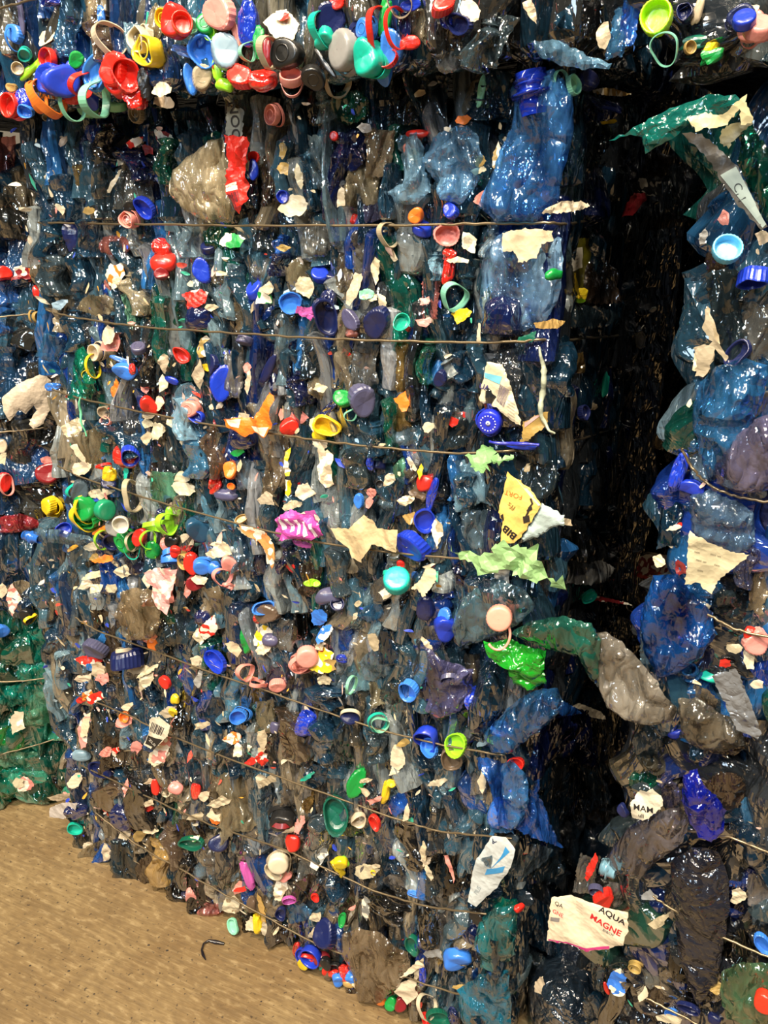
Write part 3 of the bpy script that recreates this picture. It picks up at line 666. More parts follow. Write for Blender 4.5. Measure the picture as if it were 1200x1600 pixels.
FEAT = '''
T 0 0
f 330 120 90 300 5 Q
f 300 180 80 160 0 q
s 215 180 60 110 20 W
k 90 160 60 80 0 K
r 95 190 60 90 0 K
f 40 130 80 200 0 E
k 255 10 80 40 0 B
k 110 60 22 150 0 P
f 220 60 90 100 0 Q
c 155 265 60 50 0 T
k 165 320 110 34 -35 L
k 190 300 24 90 20 L
c 125 330 60 60 0 E
c 262 285 45 100 0 R
c 285 385 115 160 0 B
c 390 290 60 70 0 G
k 350 340 60 80 0 B
r 425 400 60 130 20 R
k 490 350 80 170 -15 K
r 375 490 90 130 0 M
c 435 500 84 105 0 M
r 490 470 60 170 0 M
k 350 420 60 100 20 R
r 265 470 70 160 -25 O
r 200 455 50 120 -20 O
c 85 500 60 110 0 R
k 125 470 60 100 0 B
k 155 525 60 60 0 K
f 65 360 50 90 0 q
c 80 415 44 44 0 A
c 240 545 50 34 0 E
k 570 330 110 120 -20 R
k 620 360 120 120 10 R
k 560 400 100 90 30 R
k 640 450 90 110 0 R
c 560 295 60 80 0 S
r 545 190 100 140 -10 W
f 550 190 90 120 0 E
k 690 230 44 150 0 D
c 722 245 60 150 0 Y
c 675 190 50 120 0 W
k 690 390 55 130 0 X
s 755 420 90 110 20 W
s 770 480 110 80 30 W
c 657 532 64 80 0 E
c 575 490 90 50 10 M
f 725 110 90 200 25 E
c 795 95 55 90 0 Y
c 855 112 98 130 0 R
c 925 135 55 80 0 M
c 985 120 84 90 0 G
k 975 250 120 130 0 K
k 870 245 120 34 20 K
k 960 180 30 70 30 K
s 895 310 60 40 -20 W
k 1030 330 40 110 0 L
k 1090 250 90 150 0 C
c 965 370 100 90 0 E
k 905 370 50 110 0 K
k 1050 70 84 170 -10 S
k 1170 100 90 170 0 B
r 1190 250 50 90 0 M
k 1155 365 100 100 0 R
k 1075 410 70 50 20 L
k 1110 150 30 110 -20 S
f 880 20 120 90 0 C
f 450 60 60 200 0 E
b 480 180 60 230 0 b
k 495 80 30 70 0 K
f 620 180 70 150 0 q
c 1005 160 50 70 0 L
p 625 665 90 55 -30 R
s 690 700 40 80 -20 d
p 770 640 80 80 20 d
s 20 620 60 60 0 W
f 20 740 100 190 0 S
f 110 890 180 220 -30 E
s 240 870 50 150 -15 W
s 280 960 36 120 -20 W
f 400 850 80 160 0 A
s 415 985 70 40 0 A
f 160 720 130 130 0 C
b 300 930 80 220 0 N
b 470 880 80 300 0 k
k 700 975 90 70 20 B
c 635 1030 55 80 0 S
k 625 975 40 60 0 X
s 570 750 40 60 20 W
s 530 860 24 140 20 W
f 640 860 170 230 0 w
b 790 760 90 220 0 g
b 500 670 90 160 0 X
k 340 1110 60 110 0 D
s 575 1090 40 70 0 R
f 540 1150 140 90 0 S
k 765 1170 70 80 0 R
f 20 1110 60 90 0 G
k 165 1190 40 50 0 O
f 1060 1110 190 120 0 g
p 1090 1130 140 80 20 G
b 230 1120 100 180 0 N
b 430 1120 70 180 0 N
b 870 1130 80 160 0 C
f 960 590 90 110 0 N
f 1170 870 70 220 0 N
b 640 760 120 180 0 D
T 400 0
p 130 110 170 190 0 W
p 120 70 90 60 0 R
k 20 200 50 140 0 G
k 70 260 40 130 0 d
c 165 260 120 150 0 X
r 110 260 50 130 10 E
s 90 320 90 24 -20 W
k 50 385 110 90 0 R
c 180 370 110 70 0 S
c 287 370 110 90 0 X
r 400 390 80 130 20 E
k 325 300 30 150 -40 X
c 435 245 60 180 0 w
k 365 110 100 160 0 D
r 345 150 80 150 0 T
c 350 195 90 60 0 T
k 400 20 50 60 30 R
f 340 10 80 50 0 Q
f 480 50 90 120 0 X
s 470 70 30 60 -30 W
c 505 165 90 120 0 D
c 545 150 50 100 0 K
c 555 285 90 150 0 T
s 432 150 30 50 -30 W
r 600 160 90 200 -5 R
k 640 230 80 140 0 K
k 640 285 90 60 0 R
f 540 40 50 110 0 w
k 620 80 50 130 10 G
f 610 30 60 110 0 W
k 700 130 60 160 0 D
r 690 140 90 160 0 R
k 730 200 90 50 0 R
r 700 30 110 100 0 W
k 740 30 70 50 0 B
f 750 120 100 160 0 E
k 905 30 90 90 0 R
k 970 120 120 80 30 D
k 900 100 60 60 0 B
s 1000 50 120 130 0 W
f 870 160 200 200 0 b
f 900 290 120 120 0 w
f 1080 180 200 260 20 k
b 1030 210 100 220 10 k
f 830 30 70 120 0 W
f 1090 20 90 70 0 C
f 440 500 180 150 0 g
s 510 605 70 70 10 w
c 110 545 50 90 0 S
f 820 430 160 230 0 k
f 990 500 110 70 0 C
k 1055 430 34 110 10 M
f 1130 440 130 220 0 N
s 970 560 80 50 -10 O
s 900 560 50 30 0 W
c 380 640 30 30 0 R
f 700 480 120 220 0 k
f 290 500 80 180 0 X
f 310 760 110 250 0 C
s 125 700 44 90 0 A
s 130 790 60 90 0 A
k 10 740 36 60 0 R
k 15 800 40 80 0 B
f 80 850 90 220 0 b
s 200 830 40 120 -10 W
s 180 970 160 120 20 W
k 155 925 50 50 0 B
f 100 955 80 60 0 W
b 365 840 70 400 3 D
f 440 700 180 200 5 D
s 400 930 50 120 0 W
f 580 720 120 220 0 E
f 500 860 150 220 0 E
f 560 960 110 160 0 P
f 520 1130 130 140 0 w
b 230 860 60 260 0 N
b 620 900 60 260 0 N
f 730 740 90 220 -15 q
s 735 720 60 80 -10 W
k 760 630 90 36 0 R
f 660 900 110 120 0 q
f 870 1000 200 90 20 N
k 760 1010 60 60 20 O
k 930 985 60 60 0 B
s 1065 930 110 90 20 S
s 1050 760 60 80 30 A
s 1040 800 100 50 -20 W
f 1130 660 140 100 0 q
f 870 590 140 60 20 X
p 1130 740 60 150 0 A
r 640 1100 60 110 0 E
f 720 1130 180 110 0 q
k 905 1100 90 110 20 S
p 1000 1140 70 130 -30 W
b 1090 1130 70 160 0 C
s 130 1160 60 40 0 A
f 290 1120 140 160 0 w
b 100 1160 40 110 10 K
f 30 1110 90 140 0 k
k 920 1195 60 50 0 R
T 800 0
s 90 50 70 140 -20 W
f 160 80 60 160 0 E
f 250 70 90 160 0 N
f 380 90 90 180 0 X
s 430 160 70 170 20 E
f 560 60 70 320 5 K
f 500 160 80 260 10 Q
s 495 350 24 90 15 W
s 665 10 50 30 0 R
c 825 70 80 70 0 D
k 880 60 40 120 10 E
p 885 130 60 40 0 W
f 960 60 60 120 0 E
f 1060 50 60 120 0 g
s 1130 60 70 130 20 W
c 1085 95 100 110 0 D
c 1130 130 130 130 0 S
k 900 190 200 50 -5 g
k 940 220 60 60 30 Y
k 940 260 100 60 -15 G
c 850 235 50 60 0 A
s 560 310 50 30 0 k
s 630 310 60 30 0 k
f 750 440 240 60 -10 E
p 460 430 90 50 20 A
k 270 400 60 80 0 M
r 240 400 50 110 0 M
c 325 380 90 90 0 D
k 390 480 220 40 12 D
f 360 520 140 110 0 D
s 450 570 40 30 0 Y
f 330 680 110 240 20 k
s 270 970 150 60 -25 W
f 60 1010 110 50 0 C
f 590 830 90 220 20 b
p 650 880 60 130 10 X
s 570 960 50 150 25 d
f 610 1030 150 100 0 b
f 700 900 80 250 5 k
s 900 1110 50 90 30 w
s 990 1030 70 90 0 S
s 1180 1110 90 90 -20 W
f 980 700 60 60 0 k
T 0 400
k 20 80 60 60 0 R
k 170 60 60 100 0 O
p 100 80 120 90 0 d
f 160 130 90 40 0 C
k 175 170 36 60 0 R
b 250 90 100 200 0 k
b 360 60 70 220 0 N
s 355 130 40 80 0 S
s 420 128 30 20 0 R
s 460 30 30 60 0 W
p 540 90 70 140 0 O
s 540 130 40 70 0 W
b 640 180 90 200 0 E
k 780 35 90 90 -10 R
c 790 80 60 60 0 d
k 958 65 50 110 0 B
f 1060 70 160 100 -35 E
p 915 200 110 110 20 R
k 945 300 110 120 0 D
s 990 240 60 40 0 W
f 1160 280 90 180 0 E
s 280 230 90 50 -20 C
s 240 245 60 24 -20 W
f 460 230 150 100 0 E
f 360 200 90 80 0 W
b 600 250 20 150 0 M
s 680 210 24 90 0 W
f 780 230 120 200 0 g
f 650 240 60 110 0 S
s 270 300 40 50 20 W
s 258 340 30 50 -10 W
c 185 285 44 60 0 A
f 240 430 90 120 20 Q
k 190 350 30 24 0 R
f 395 540 80 230 0 T
f 390 480 60 110 0 G
s 510 380 70 110 -15 W
s 515 400 90 130 10 S
c 460 450 44 80 0 W
r 455 510 50 100 0 Y
r 440 560 60 60 0 Y
f 540 470 70 110 0 W
k 600 540 100 60 20 K
k 575 490 90 24 20 K
k 635 530 24 50 0 R
c 675 425 70 40 0 P
p 690 510 50 130 0 W
s 540 620 34 90 0 O
s 540 610 24 50 0 S
s 680 620 40 60 -20 S
k 683 680 34 60 0 D
s 770 500 50 110 0 E
s 765 600 40 90 -10 W
k 810 585 60 30 20 B
k 870 460 50 90 -20 R
p 960 440 70 130 0 A
s 975 520 60 60 0 Y
s 935 560 60 140 0 E
k 1015 500 40 90 0 D
k 1050 600 70 150 -8 B
s 1160 520 36 60 0 S
s 1165 580 30 130 0 E
f 790 560 80 200 0 k
b 700 520 50 200 0 X
f 1090 560 90 230 0 w
k 718 695 60 80 -10 R
s 745 690 40 80 0 W
s 700 740 50 50 -20 W
s 690 785 60 50 20 W
s 740 820 60 120 -10 W
s 800 780 40 60 -20 W
s 690 850 50 80 0 E
f 700 890 60 80 0 w
c 915 710 70 90 0 S
k 945 745 70 60 20 B
s 1015 700 60 50 0 W
s 1010 760 14 130 0 d
f 870 650 90 110 0 q
p 340 810 100 120 20 W
f 440 900 120 200 -10 E
s 370 920 40 130 -25 W
s 380 1000 100 70 0 W
k 510 770 50 40 0 S
k 500 730 40 60 -20 E
k 595 940 90 110 10 R
k 635 925 80 90 30 B
s 560 950 50 50 0 S
r 525 975 80 30 0 R
k 525 1020 50 60 20 Y
k 525 1060 60 50 0 D
b 570 830 130 260 -15 N
b 870 760 110 200 0 q
b 920 930 110 240 5 Q
b 1010 920 60 250 0 b
f 740 980 60 110 0 b
k 1020 1070 50 80 20 R
s 985 1045 60 20 10 R
k 1090 1000 60 70 0 O
k 1095 1075 34 30 0 O
k 1060 1120 90 60 0 P
s 850 1040 60 90 -20 W
s 860 1090 110 60 20 W
f 770 1080 110 140 0 M
r 370 1090 50 80 0 T
c 405 1090 90 90 0 k
c 430 1170 70 110 0 G
r 430 1170 90 130 0 Y
s 470 1110 90 60 0 W
r 655 1110 50 140 0 E
c 235 1165 50 80 0 Y
s 215 960 60 60 20 S
k 240 1010 90 90 0 d
r 40 1060 60 90 0 S
k 20 1060 50 80 0 R
s 10 950 60 80 0 W
k 10 890 40 60 0 W
s 1140 760 60 60 -30 W
k 1140 850 110 90 0 D
s 1115 920 60 40 0 G
f 1140 1030 60 140 0 C
s 880 870 60 60 0 W
f 280 520 70 80 0 Q
k 265 610 60 40 0 K
b 330 350 90 220 0 N
s 590 1010 20 90 0 T
s 770 960 14 70 0 T
T 400 400
f 30 70 100 120 0 w
b 105 40 50 110 0 D
f 240 90 180 180 0 E
s 230 150 120 110 20 E
s 60 150 70 60 0 W
p 40 190 90 90 0 G
s 85 215 50 60 0 W
k 170 220 60 120 -25 K
s 240 260 120 60 20 m
s 250 270 60 80 30 m
f 130 280 110 110 10 k
k 345 280 90 160 5 D
k 345 210 60 90 0 D
f 430 60 110 230 0 E
f 510 120 90 300 0 w
s 460 150 60 200 10 E
s 540 190 70 60 0 W
s 590 220 50 110 0 W
p 560 60 60 140 0 W
k 465 300 50 100 0 P
k 590 310 90 140 25 D
f 700 310 100 190 0 T
k 700 310 80 60 0 T
f 640 130 80 200 0 k
f 820 200 80 180 0 S
s 790 210 60 50 0 S
k 915 60 50 110 10 R
f 700 80 60 160 0 X
s 790 310 100 60 -20 S
r 945 190 80 130 20 M
s 960 280 110 80 -20 Y
s 1010 280 44 50 0 Y
f 1000 160 40 150 5 E
s 1090 200 60 160 0 A
f 1130 130 110 230 0 q
f 1100 320 80 90 0 w
s 1045 360 24 110 0 W
s 950 20 120 30 0 W
f 870 240 80 90 0 g
b 850 50 50 130 0 q
s 520 180 90 60 0 M
f 35 520 60 80 0 S
k 70 520 40 140 30 D
f 130 520 130 220 -15 D
b 210 620 60 160 0 D
f 340 520 100 200 0 E
f 420 550 60 170 0 E
s 300 620 80 60 20 W
f 310 600 120 130 20 E
f 510 500 110 220 0 w
f 260 480 90 170 0 k
f 720 520 110 230 0 A
s 700 680 90 150 15 O
f 680 740 90 150 -10 A
b 800 500 60 220 0 g
f 960 520 140 160 0 N
k 880 570 50 70 0 D
k 1110 770 100 110 0 B
k 340 720 120 34 -50 D
k 420 665 80 70 0 G
k 510 680 110 120 0 P
r 460 740 50 60 0 M
k 345 790 110 90 10 Y
k 310 840 60 60 0 Y
s 190 760 90 100 0 S
k 170 800 60 80 0 R
f 230 780 70 110 0 Q
s 270 790 50 60 0 W
s 300 880 90 60 30 W
p 145 960 34 180 0 Y
p 150 1080 30 110 0 Y
f 100 920 90 350 0 E
f 440 900 80 170 0 w
p 330 1000 80 190 0 W
s 320 980 40 230 -8 W
s 325 1050 20 90 0 Y
k 545 970 34 60 0 B
b 470 1000 110 200 0 k
b 620 790 60 250 0 g
f 700 840 120 110 0 C
f 920 830 180 160 10 k
s 810 800 60 80 0 W
f 900 750 130 110 20 w
s 920 770 60 60 0 R
f 700 1010 110 130 0 M
s 620 1050 70 80 0 W
c 605 1055 30 30 0 X
k 800 1060 70 80 0 R
s 770 1010 30 70 0 Y
s 760 1120 90 50 20 b
k 830 1120 44 150 15 B
s 540 1110 60 60 0 S
s 530 1160 50 60 0 S
f 640 1140 120 100 0 C
p 700 1150 110 80 0 W
f 1000 1060 160 230 -10 q
b 970 1100 90 180 0 N
s 230 1110 100 80 10 W
s 50 1140 90 90 0 W
s 170 1170 100 50 -10 W
s 15 1010 30 60 0 S
s 250 1180 40 40 0 W
k 500 1140 40 60 0 K
s 560 960 40 30 0 W
f 550 740 50 70 0 W
b 560 860 50 160 0 N
s 1160 960 60 30 -10 M
T 800 400
f 80 100 180 230 0 q
f 60 260 150 130 0 K
k 200 90 60 50 0 G
k 320 175 36 50 0 Y
k 325 205 36 24 0 L
f 370 120 90 200 0 b
f 250 90 40 180 0 w
s 180 320 80 60 -30 A
s 80 380 110 50 -15 g
f 250 280 200 120 0 k
f 90 520 130 200 0 C
b 240 530 90 260 0 N
f 270 500 70 100 0 A
k 435 610 24 110 0 T
f 310 700 90 60 0 W
k 300 730 60 60 0 D
f 60 470 90 120 0 K
k 60 890 140 26 -3 B
f 110 1050 230 200 0 k
f 130 660 120 130 0 k
k 630 250 24 20 0 W
f 850 220 70 110 0 D
k 590 390 34 70 10 w
s 950 360 34 240 -18 E
s 900 470 120 130 0 E
s 860 500 30 110 5 W
s 915 330 60 60 -20 E
f 1010 280 150 420 -8 k
f 960 90 90 220 0 b
f 1150 350 130 260 0 w
c 1140 100 140 60 0 B
k 1150 115 110 30 -5 W
f 1110 180 90 120 0 K
k 1060 460 80 130 -20 D
f 1040 570 230 160 0 N
f 960 740 210 330 5 Q
f 1080 660 60 200 20 K
s 1160 620 90 60 -10 W
k 1120 680 50 50 0 b
f 1150 710 50 180 40 w
f 1090 850 220 200 20 P
f 1180 790 100 60 -30 E
k 1150 950 110 90 0 D
f 1060 1040 180 130 0 E
f 1130 1090 130 130 30 w
k 780 1020 60 190 10 B
k 840 1080 110 60 0 B
f 770 760 60 180 10 W
s 775 720 34 60 0 W
f 680 850 30 110 15 W
f 900 980 140 160 0 C
k 650 260 16 14 0 W
k 1090 1010 90 70 0 N
T 0 800
f 60 50 180 90 -5 R
k 170 50 110 50 -10 R
f 60 10 120 60 0 W
k 320 80 70 60 0 B
k 250 0 60 60 0 Y
c 425 20 80 120 0 G
r 425 20 96 130 0 Y
s 490 20 50 60 -20 W
k 490 75 100 24 -30 O
c 567 60 80 90 0 w
r 505 120 60 90 0 L
k 550 130 60 100 0 D
c 600 130 60 100 0 G
r 635 170 80 80 0 T
r 640 130 50 90 0 W
k 665 110 50 80 0 R
r 715 120 60 80 0 L
k 720 170 60 80 0 G
k 720 190 50 40 20 L
r 760 60 170 90 10 L
k 805 50 40 130 0 L
r 820 40 44 110 0 L
k 760 30 50 80 0 D
s 770 100 50 40 0 S
k 790 160 50 70 -30 S
k 820 130 60 60 0 X
k 845 175 50 44 0 R
c 815 215 100 50 0 K
s 880 130 50 90 -20 W
k 940 80 90 110 0 N
c 878 225 40 80 0 A
k 910 240 60 90 0 R
c 965 250 80 80 0 K
k 1015 265 50 60 0 K
r 1070 290 60 90 0 S
r 1095 330 60 40 20 S
k 1090 240 50 90 0 S
p 1030 180 120 90 -10 W
s 1020 150 60 40 0 W
s 940 320 90 60 20 W
k 935 325 60 70 0 d
f 1150 180 90 170 0 C
s 1160 90 90 60 30 W
f 60 120 120 90 -20 E
s 30 180 60 40 20 W
s 175 160 50 40 0 W
f 90 190 160 60 0 N
f 380 200 90 110 10 C
f 330 260 90 90 30 C
s 430 165 70 50 10 W
s 485 225 90 40 0 O
s 440 215 50 40 20 A
s 440 295 100 50 -10 W
s 400 340 60 60 20 W
s 450 360 60 60 0 W
f 520 320 70 90 0 K
s 520 360 50 60 0 W
s 580 280 80 60 10 W
f 600 320 60 50 0 W
f 640 240 110 110 0 P
s 750 300 140 100 0 S
s 700 310 60 90 0 W
s 750 400 120 130 -20 S
s 780 330 90 60 0 A
f 650 440 170 190 0 E
f 640 530 130 120 0 E
f 470 440 70 170 -20 b
f 370 420 50 230 0 C
f 400 490 50 160 0 w
f 840 460 130 300 0 k
s 840 580 120 30 10 C
k 720 620 40 70 0 O
p 700 590 60 60 0 S
r 600 640 90 40 10 W
c 620 670 140 50 8 D
f 530 630 60 260 0 b
k 465 630 90 90 0 P
p 420 690 110 60 10 R
p 470 680 60 40 20 W
s 395 780 80 50 0 W
s 470 750 60 120 -10 W
s 480 780 60 60 0 S
s 640 730 100 60 20 W
s 690 780 70 90 20 W
s 700 740 90 30 -30 W
s 670 810 50 90 0 W
p 410 860 60 60 0 O
s 380 880 50 34 0 R
p 450 870 90 70 -30 R
s 520 885 34 34 0 Y
s 570 895 40 34 0 Y
s 545 850 20 20 0 Y
s 600 910 50 40 0 W
k 600 950 50 40 0 O
s 640 930 40 24 -20 W
c 800 780 44 60 0 R
k 825 880 34 50 0 Y
k 828 930 24 50 0 Y
p 300 950 80 170 -8 P
p 270 930 40 110 0 W
p 395 1020 70 180 0 S
s 400 1000 40 140 0 W
f 490 950 90 200 0 k
s 580 985 80 50 0 S
f 580 1060 120 210 0 b
s 640 1100 50 80 0 S
s 640 1060 40 40 0 S
p 760 1120 80 130 20 S
s 750 1150 90 80 30 W
s 820 990 40 80 0 S
s 790 940 80 80 0 W
p 540 1120 40 60 0 R
s 500 1130 60 60 0 S
k 380 1140 70 50 0 C
p 930 580 50 90 -10 W
p 980 540 90 110 20 R
f 1000 430 90 130 20 W
f 1020 420 60 150 -20 E
k 950 500 60 70 0 D
f 970 640 110 90 0 q
k 1020 690 110 80 0 B
k 1160 600 50 110 0 G
r 1180 730 40 90 0 S
s 930 790 40 100 0 w
f 1000 900 140 150 0 N
c 1140 940 80 80 0 K
f 1170 860 70 110 0 A
s 1090 630 60 110 -20 W
s 1170 780 50 30 0 A
s 920 700 60 60 0 W
f 1060 1090 140 140 20 W
p 1090 1060 80 60 0 O
p 1130 1110 80 90 0 W
s 1180 1170 50 50 0 R
f 870 900 70 200 0 X
s 950 1000 80 40 0 E
f 90 380 140 130 0 E
s 10 370 50 90 0 W
p 60 410 80 130 0 S
f 90 440 120 120 20 w
k 130 480 60 60 0 X
r 150 490 40 60 30 Y
k 15 550 60 50 0 K
s 60 550 60 40 0 E
f 40 330 100 50 0 N
f 60 640 220 120 0 g
f 180 620 130 150 0 T
f 60 730 250 130 0 g
f 170 740 180 130 0 T
f 70 860 260 100 0 T
f 200 880 160 110 0 M
p 80 990 110 120 -15 W
f 180 960 150 90 -10 M
f 40 1070 150 110 0 G
f 200 1030 120 90 0 G
f 120 1160 240 80 0 M
f 60 1190 150 60 0 T
f 240 1150 90 90 0 g
s 880 360 30 90 0 S
k 1140 30 60 30 -20 A
T 400 800
p 200 40 200 120 0 m
s 210 50 110 50 0 W
s 280 90 60 40 0 m
s 110 100 40 80 0 m
s 220 150 110 40 20 m
s 150 40 60 60 20 W
f 60 40 100 90 0 E
s 10 110 50 70 0 R
p 60 180 60 170 -10 W
s 75 210 34 110 -8 O
f 40 220 90 160 0 P
k 170 250 36 60 0 R
f 240 310 130 150 0 b
k 265 325 50 24 40 L
k 290 330 40 24 -40 L
f 240 220 90 90 0 X
b 140 210 60 150 0 D
f 360 60 110 90 0 Q
b 380 280 90 250 0 k
f 480 270 110 200 0 k
k 360 390 110 70 -15 P
c 400 420 70 50 0 D
f 540 470 110 80 0 Q
k 740 150 110 160 0 B
k 730 120 90 60 0 D
k 690 240 30 40 0 R
k 800 440 80 110 0 D
k 800 30 60 120 10 B
s 730 30 90 60 20 A
p 850 80 50 160 0 E
f 870 130 60 190 0 w
f 920 60 90 90 0 W
f 1040 80 150 190 0 C
r 660 270 90 40 0 T
f 600 360 120 120 0 w
f 650 490 160 130 10 w
p 610 380 80 60 -20 W
f 720 420 90 110 0 X
k 900 540 80 120 0 B
k 890 480 50 70 0 K
s 930 610 34 60 -20 S
f 980 280 110 130 0 D
f 1050 350 90 190 0 g
s 1160 300 80 110 0 w
k 60 470 90 90 0 b
k 50 440 90 60 0 K
k 10 500 30 40 0 R
p 30 580 90 100 0 Y
s 40 640 70 50 0 W
k 70 600 60 60 0 P
f 140 570 100 130 20 w
f 210 530 60 110 0 X
s 290 500 90 90 -20 K
p 320 570 90 90 30 K
f 400 590 90 140 0 K
c 230 690 80 110 0 S
r 240 690 96 120 0 S
p 310 700 150 130 0 Y
s 300 630 50 60 10 W
s 340 720 90 60 0 A
k 405 690 50 40 0 B
s 320 790 80 60 0 W
k 322 628 24 24 0 R
f 150 760 180 150 -10 P
k 110 810 60 60 20 S
r 40 780 90 30 20 S
f 400 760 110 120 0 C
f 480 770 100 140 -10 q
r 470 790 30 90 0 M
f 560 720 140 140 0 C
s 545 610 60 110 -10 E
s 560 600 30 50 0 R
f 620 640 90 160 0 N
f 700 720 60 110 0 W
b 340 860 120 110 0 N
f 240 850 60 60 0 w
f 640 850 110 130 0 k
f 570 850 60 110 -10 E
k 735 820 80 90 0 K
r 460 940 100 90 0 W
k 460 945 70 60 0 D
r 595 960 90 100 0 T
r 605 970 70 80 0 M
s 525 950 34 40 -20 W
s 720 940 40 90 20 E
k 245 990 90 110 20 B
f 820 650 150 220 -20 w
s 800 620 30 90 -30 W
f 880 820 200 200 0 P
k 935 770 130 100 0 P
r 940 765 110 80 0 P
f 860 930 110 100 0 w
s 860 950 60 60 0 S
k 1050 890 110 110 -20 B
k 810 1050 120 110 20 B
k 830 1090 60 90 10 K
k 955 1070 120 70 10 L
f 1000 960 110 90 0 N
f 1080 1000 150 130 0 K
c 1160 1000 90 60 0 K
k 1160 1090 90 60 0 D
s 1060 1085 60 40 0 C
f 660 1120 90 60 0 W
s 660 1150 90 110 -10 W
s 690 1080 60 60 -20 A
k 930 1140 60 120 0 b
f 430 1070 160 190 0 k
b 310 1080 100 200 0 N
b 150 1050 130 260 0 b
f 40 960 80 160 0 E
s 30 1060 50 130 0 W
k 90 1010 40 60 0 P
p 30 1150 70 90 0 R
s 120 940 24 60 0 W
b 560 1090 80 160 0 k
T 800 800
f 240 150 180 140 0 X
f 230 230 200 190 0 w
s 240 45 40 50 0 W
f 60 320 130 170 0 N
f 50 440 110 130 0 C
k 335 390 80 44 -20 T
p 380 400 120 30 -12 d
f 430 430 130 90 0 X
p 645 250 60 150 15 d
s 640 290 110 60 20 R
s 690 230 60 90 -20 W
f 590 440 60 240 20 w
s 680 210 40 60 0 E
p 770 70 100 40 -20 R
f 790 100 90 60 0 E
s 790 260 60 100 -20 d
f 740 60 110 200 0 N
f 950 60 200 140 0 C
f 760 400 200 230 -25 K
f 700 480 180 140 0 Q
f 850 560 170 160 0 B
f 660 600 110 200 0 C
k 820 590 80 60 20 B
f 870 690 160 140 -20 P
f 780 770 140 160 0 Q
s 900 450 60 80 -20 W
f 960 230 90 60 0 w
f 1090 60 100 100 20 W
b 1110 250 100 230 8 P
f 1170 330 80 260 10 E
f 1010 430 140 150 -20 k
k 1150 600 80 120 0 S
k 1120 560 50 60 0 R
s 1000 710 80 50 0 R
k 1020 680 60 40 0 X
s 1110 690 60 140 -10 W
s 1050 640 110 50 0 E
f 1180 720 60 110 0 g
s 1150 810 70 50 0 W
f 870 880 200 140 15 E
f 980 1000 240 140 20 E
s 800 920 40 60 -10 R
f 930 950 90 150 0 k
s 360 940 70 60 -20 W
f 1000 1080 210 110 5 b
f 860 1070 160 180 0 N
f 640 1090 150 170 0 k
f 250 1030 110 250 0 D
f 100 1040 170 230 20 D
f 340 830 80 260 0 k
k 30 1160 60 60 -30 R
f 20 1130 60 80 0 W
f 560 1100 60 110 0 X
f 1130 1120 120 110 0 X
f 180 900 100 70 0 K
T 0 1200
f 60 60 160 110 0 T
p 110 80 130 70 0 S
s 90 70 60 60 0 W
s 80 25 50 40 0 W
f 220 100 160 110 0 g
f 300 40 110 110 0 X
k 480 0 110 60 0 D
s 350 60 50 70 0 W
s 300 195 150 60 0 W
k 365 200 90 60 -20 D
f 430 210 60 60 0 Q
k 365 270 60 50 0 T
b 500 110 110 240 0 b
b 640 150 120 280 5 X
b 570 90 50 200 0 N
s 590 90 24 70 0 S
s 700 65 40 36 0 W
k 735 80 34 80 0 R
s 685 185 60 50 20 R
s 700 165 50 40 0 W
s 780 110 60 60 0 W
k 830 90 50 50 20 S
k 930 100 40 90 0 R
s 960 130 60 50 0 W
s 930 230 110 60 20 W
s 1030 200 90 110 -10 W
s 1040 160 110 60 0 W
s 1010 240 60 40 30 O
f 970 260 90 50 0 E
k 920 335 100 60 0 g
p 910 330 60 34 0 G
c 1050 330 90 70 0 D
f 1120 150 140 260 -10 E
f 1050 420 160 120 0 w
f 900 310 110 160 0 b
f 1060 480 140 110 0 C
f 970 480 110 120 -20 C
s 900 450 40 60 0 W
f 790 60 140 60 0 w
s 610 275 50 24 20 R
s 585 310 44 50 -20 W
s 525 265 34 34 0 W
f 420 320 120 150 20 k
f 500 380 60 90 20 K
s 500 400 44 90 -10 W
k 590 220 90 110 0 D
f 640 340 110 60 -30 E
f 640 420 150 220 -10 k
b 740 480 90 260 -10 A
f 760 560 60 120 0 A
s 705 290 60 40 30 W
b 820 360 60 220 0 b
b 860 480 60 240 -5 X
s 650 320 80 50 -20 A
f 700 570 120 110 0 b
f 470 470 150 60 -8 E
f 850 590 110 120 0 X
k 905 640 44 90 -10 S
k 890 600 60 40 0 D
s 840 635 30 20 0 W
f 940 590 90 160 0 X
f 990 680 110 60 10 S
s 1080 645 100 90 20 W
k 1160 500 36 120 -20 m
s 1120 560 50 60 0 S
s 1130 570 60 30 0 R
f 1130 600 120 120 0 W
f 1020 600 110 70 0 D
k 1110 725 70 40 0 M
s 1180 730 50 80 -30 W
f 1170 770 60 110 0 X
k 1190 640 40 90 0 b
s 410 410 40 34 0 W
T 400 1200
s 60 60 110 60 -30 E
s 20 60 60 90 0 W
f 200 60 120 160 0 w
s 245 40 90 30 -30 T
f 280 40 110 110 0 N
f 160 130 90 90 0 w
k 480 60 60 130 0 G
s 520 60 70 34 0 W
s 510 110 70 40 40 W
k 615 105 34 110 10 Y
k 650 50 40 30 0 Y
s 650 10 60 50 0 W
s 560 150 90 40 -20 S
f 610 20 60 40 0 E
s 850 70 100 40 -15 W
f 960 200 260 300 0 k
f 1000 280 200 60 10 q
f 1050 60 70 110 0 w
s 1060 60 40 110 0 W
f 1160 170 110 240 0 Q
k 1150 190 90 160 10 K
f 1190 60 60 120 0 C
s 930 15 40 34 -30 R
f 670 170 90 90 0 K
s 705 215 40 80 0 W
f 750 210 60 90 0 q
c 495 222 80 70 0 W
k 572 240 44 80 -20 R
f 630 250 60 90 0 w
k 390 200 110 150 0 g
f 450 270 110 110 0 g
c 140 230 110 100 0 X
r 140 240 90 60 10 d
k 155 240 60 30 0 R
s 160 290 80 30 -10 W
s 205 260 50 90 0 S
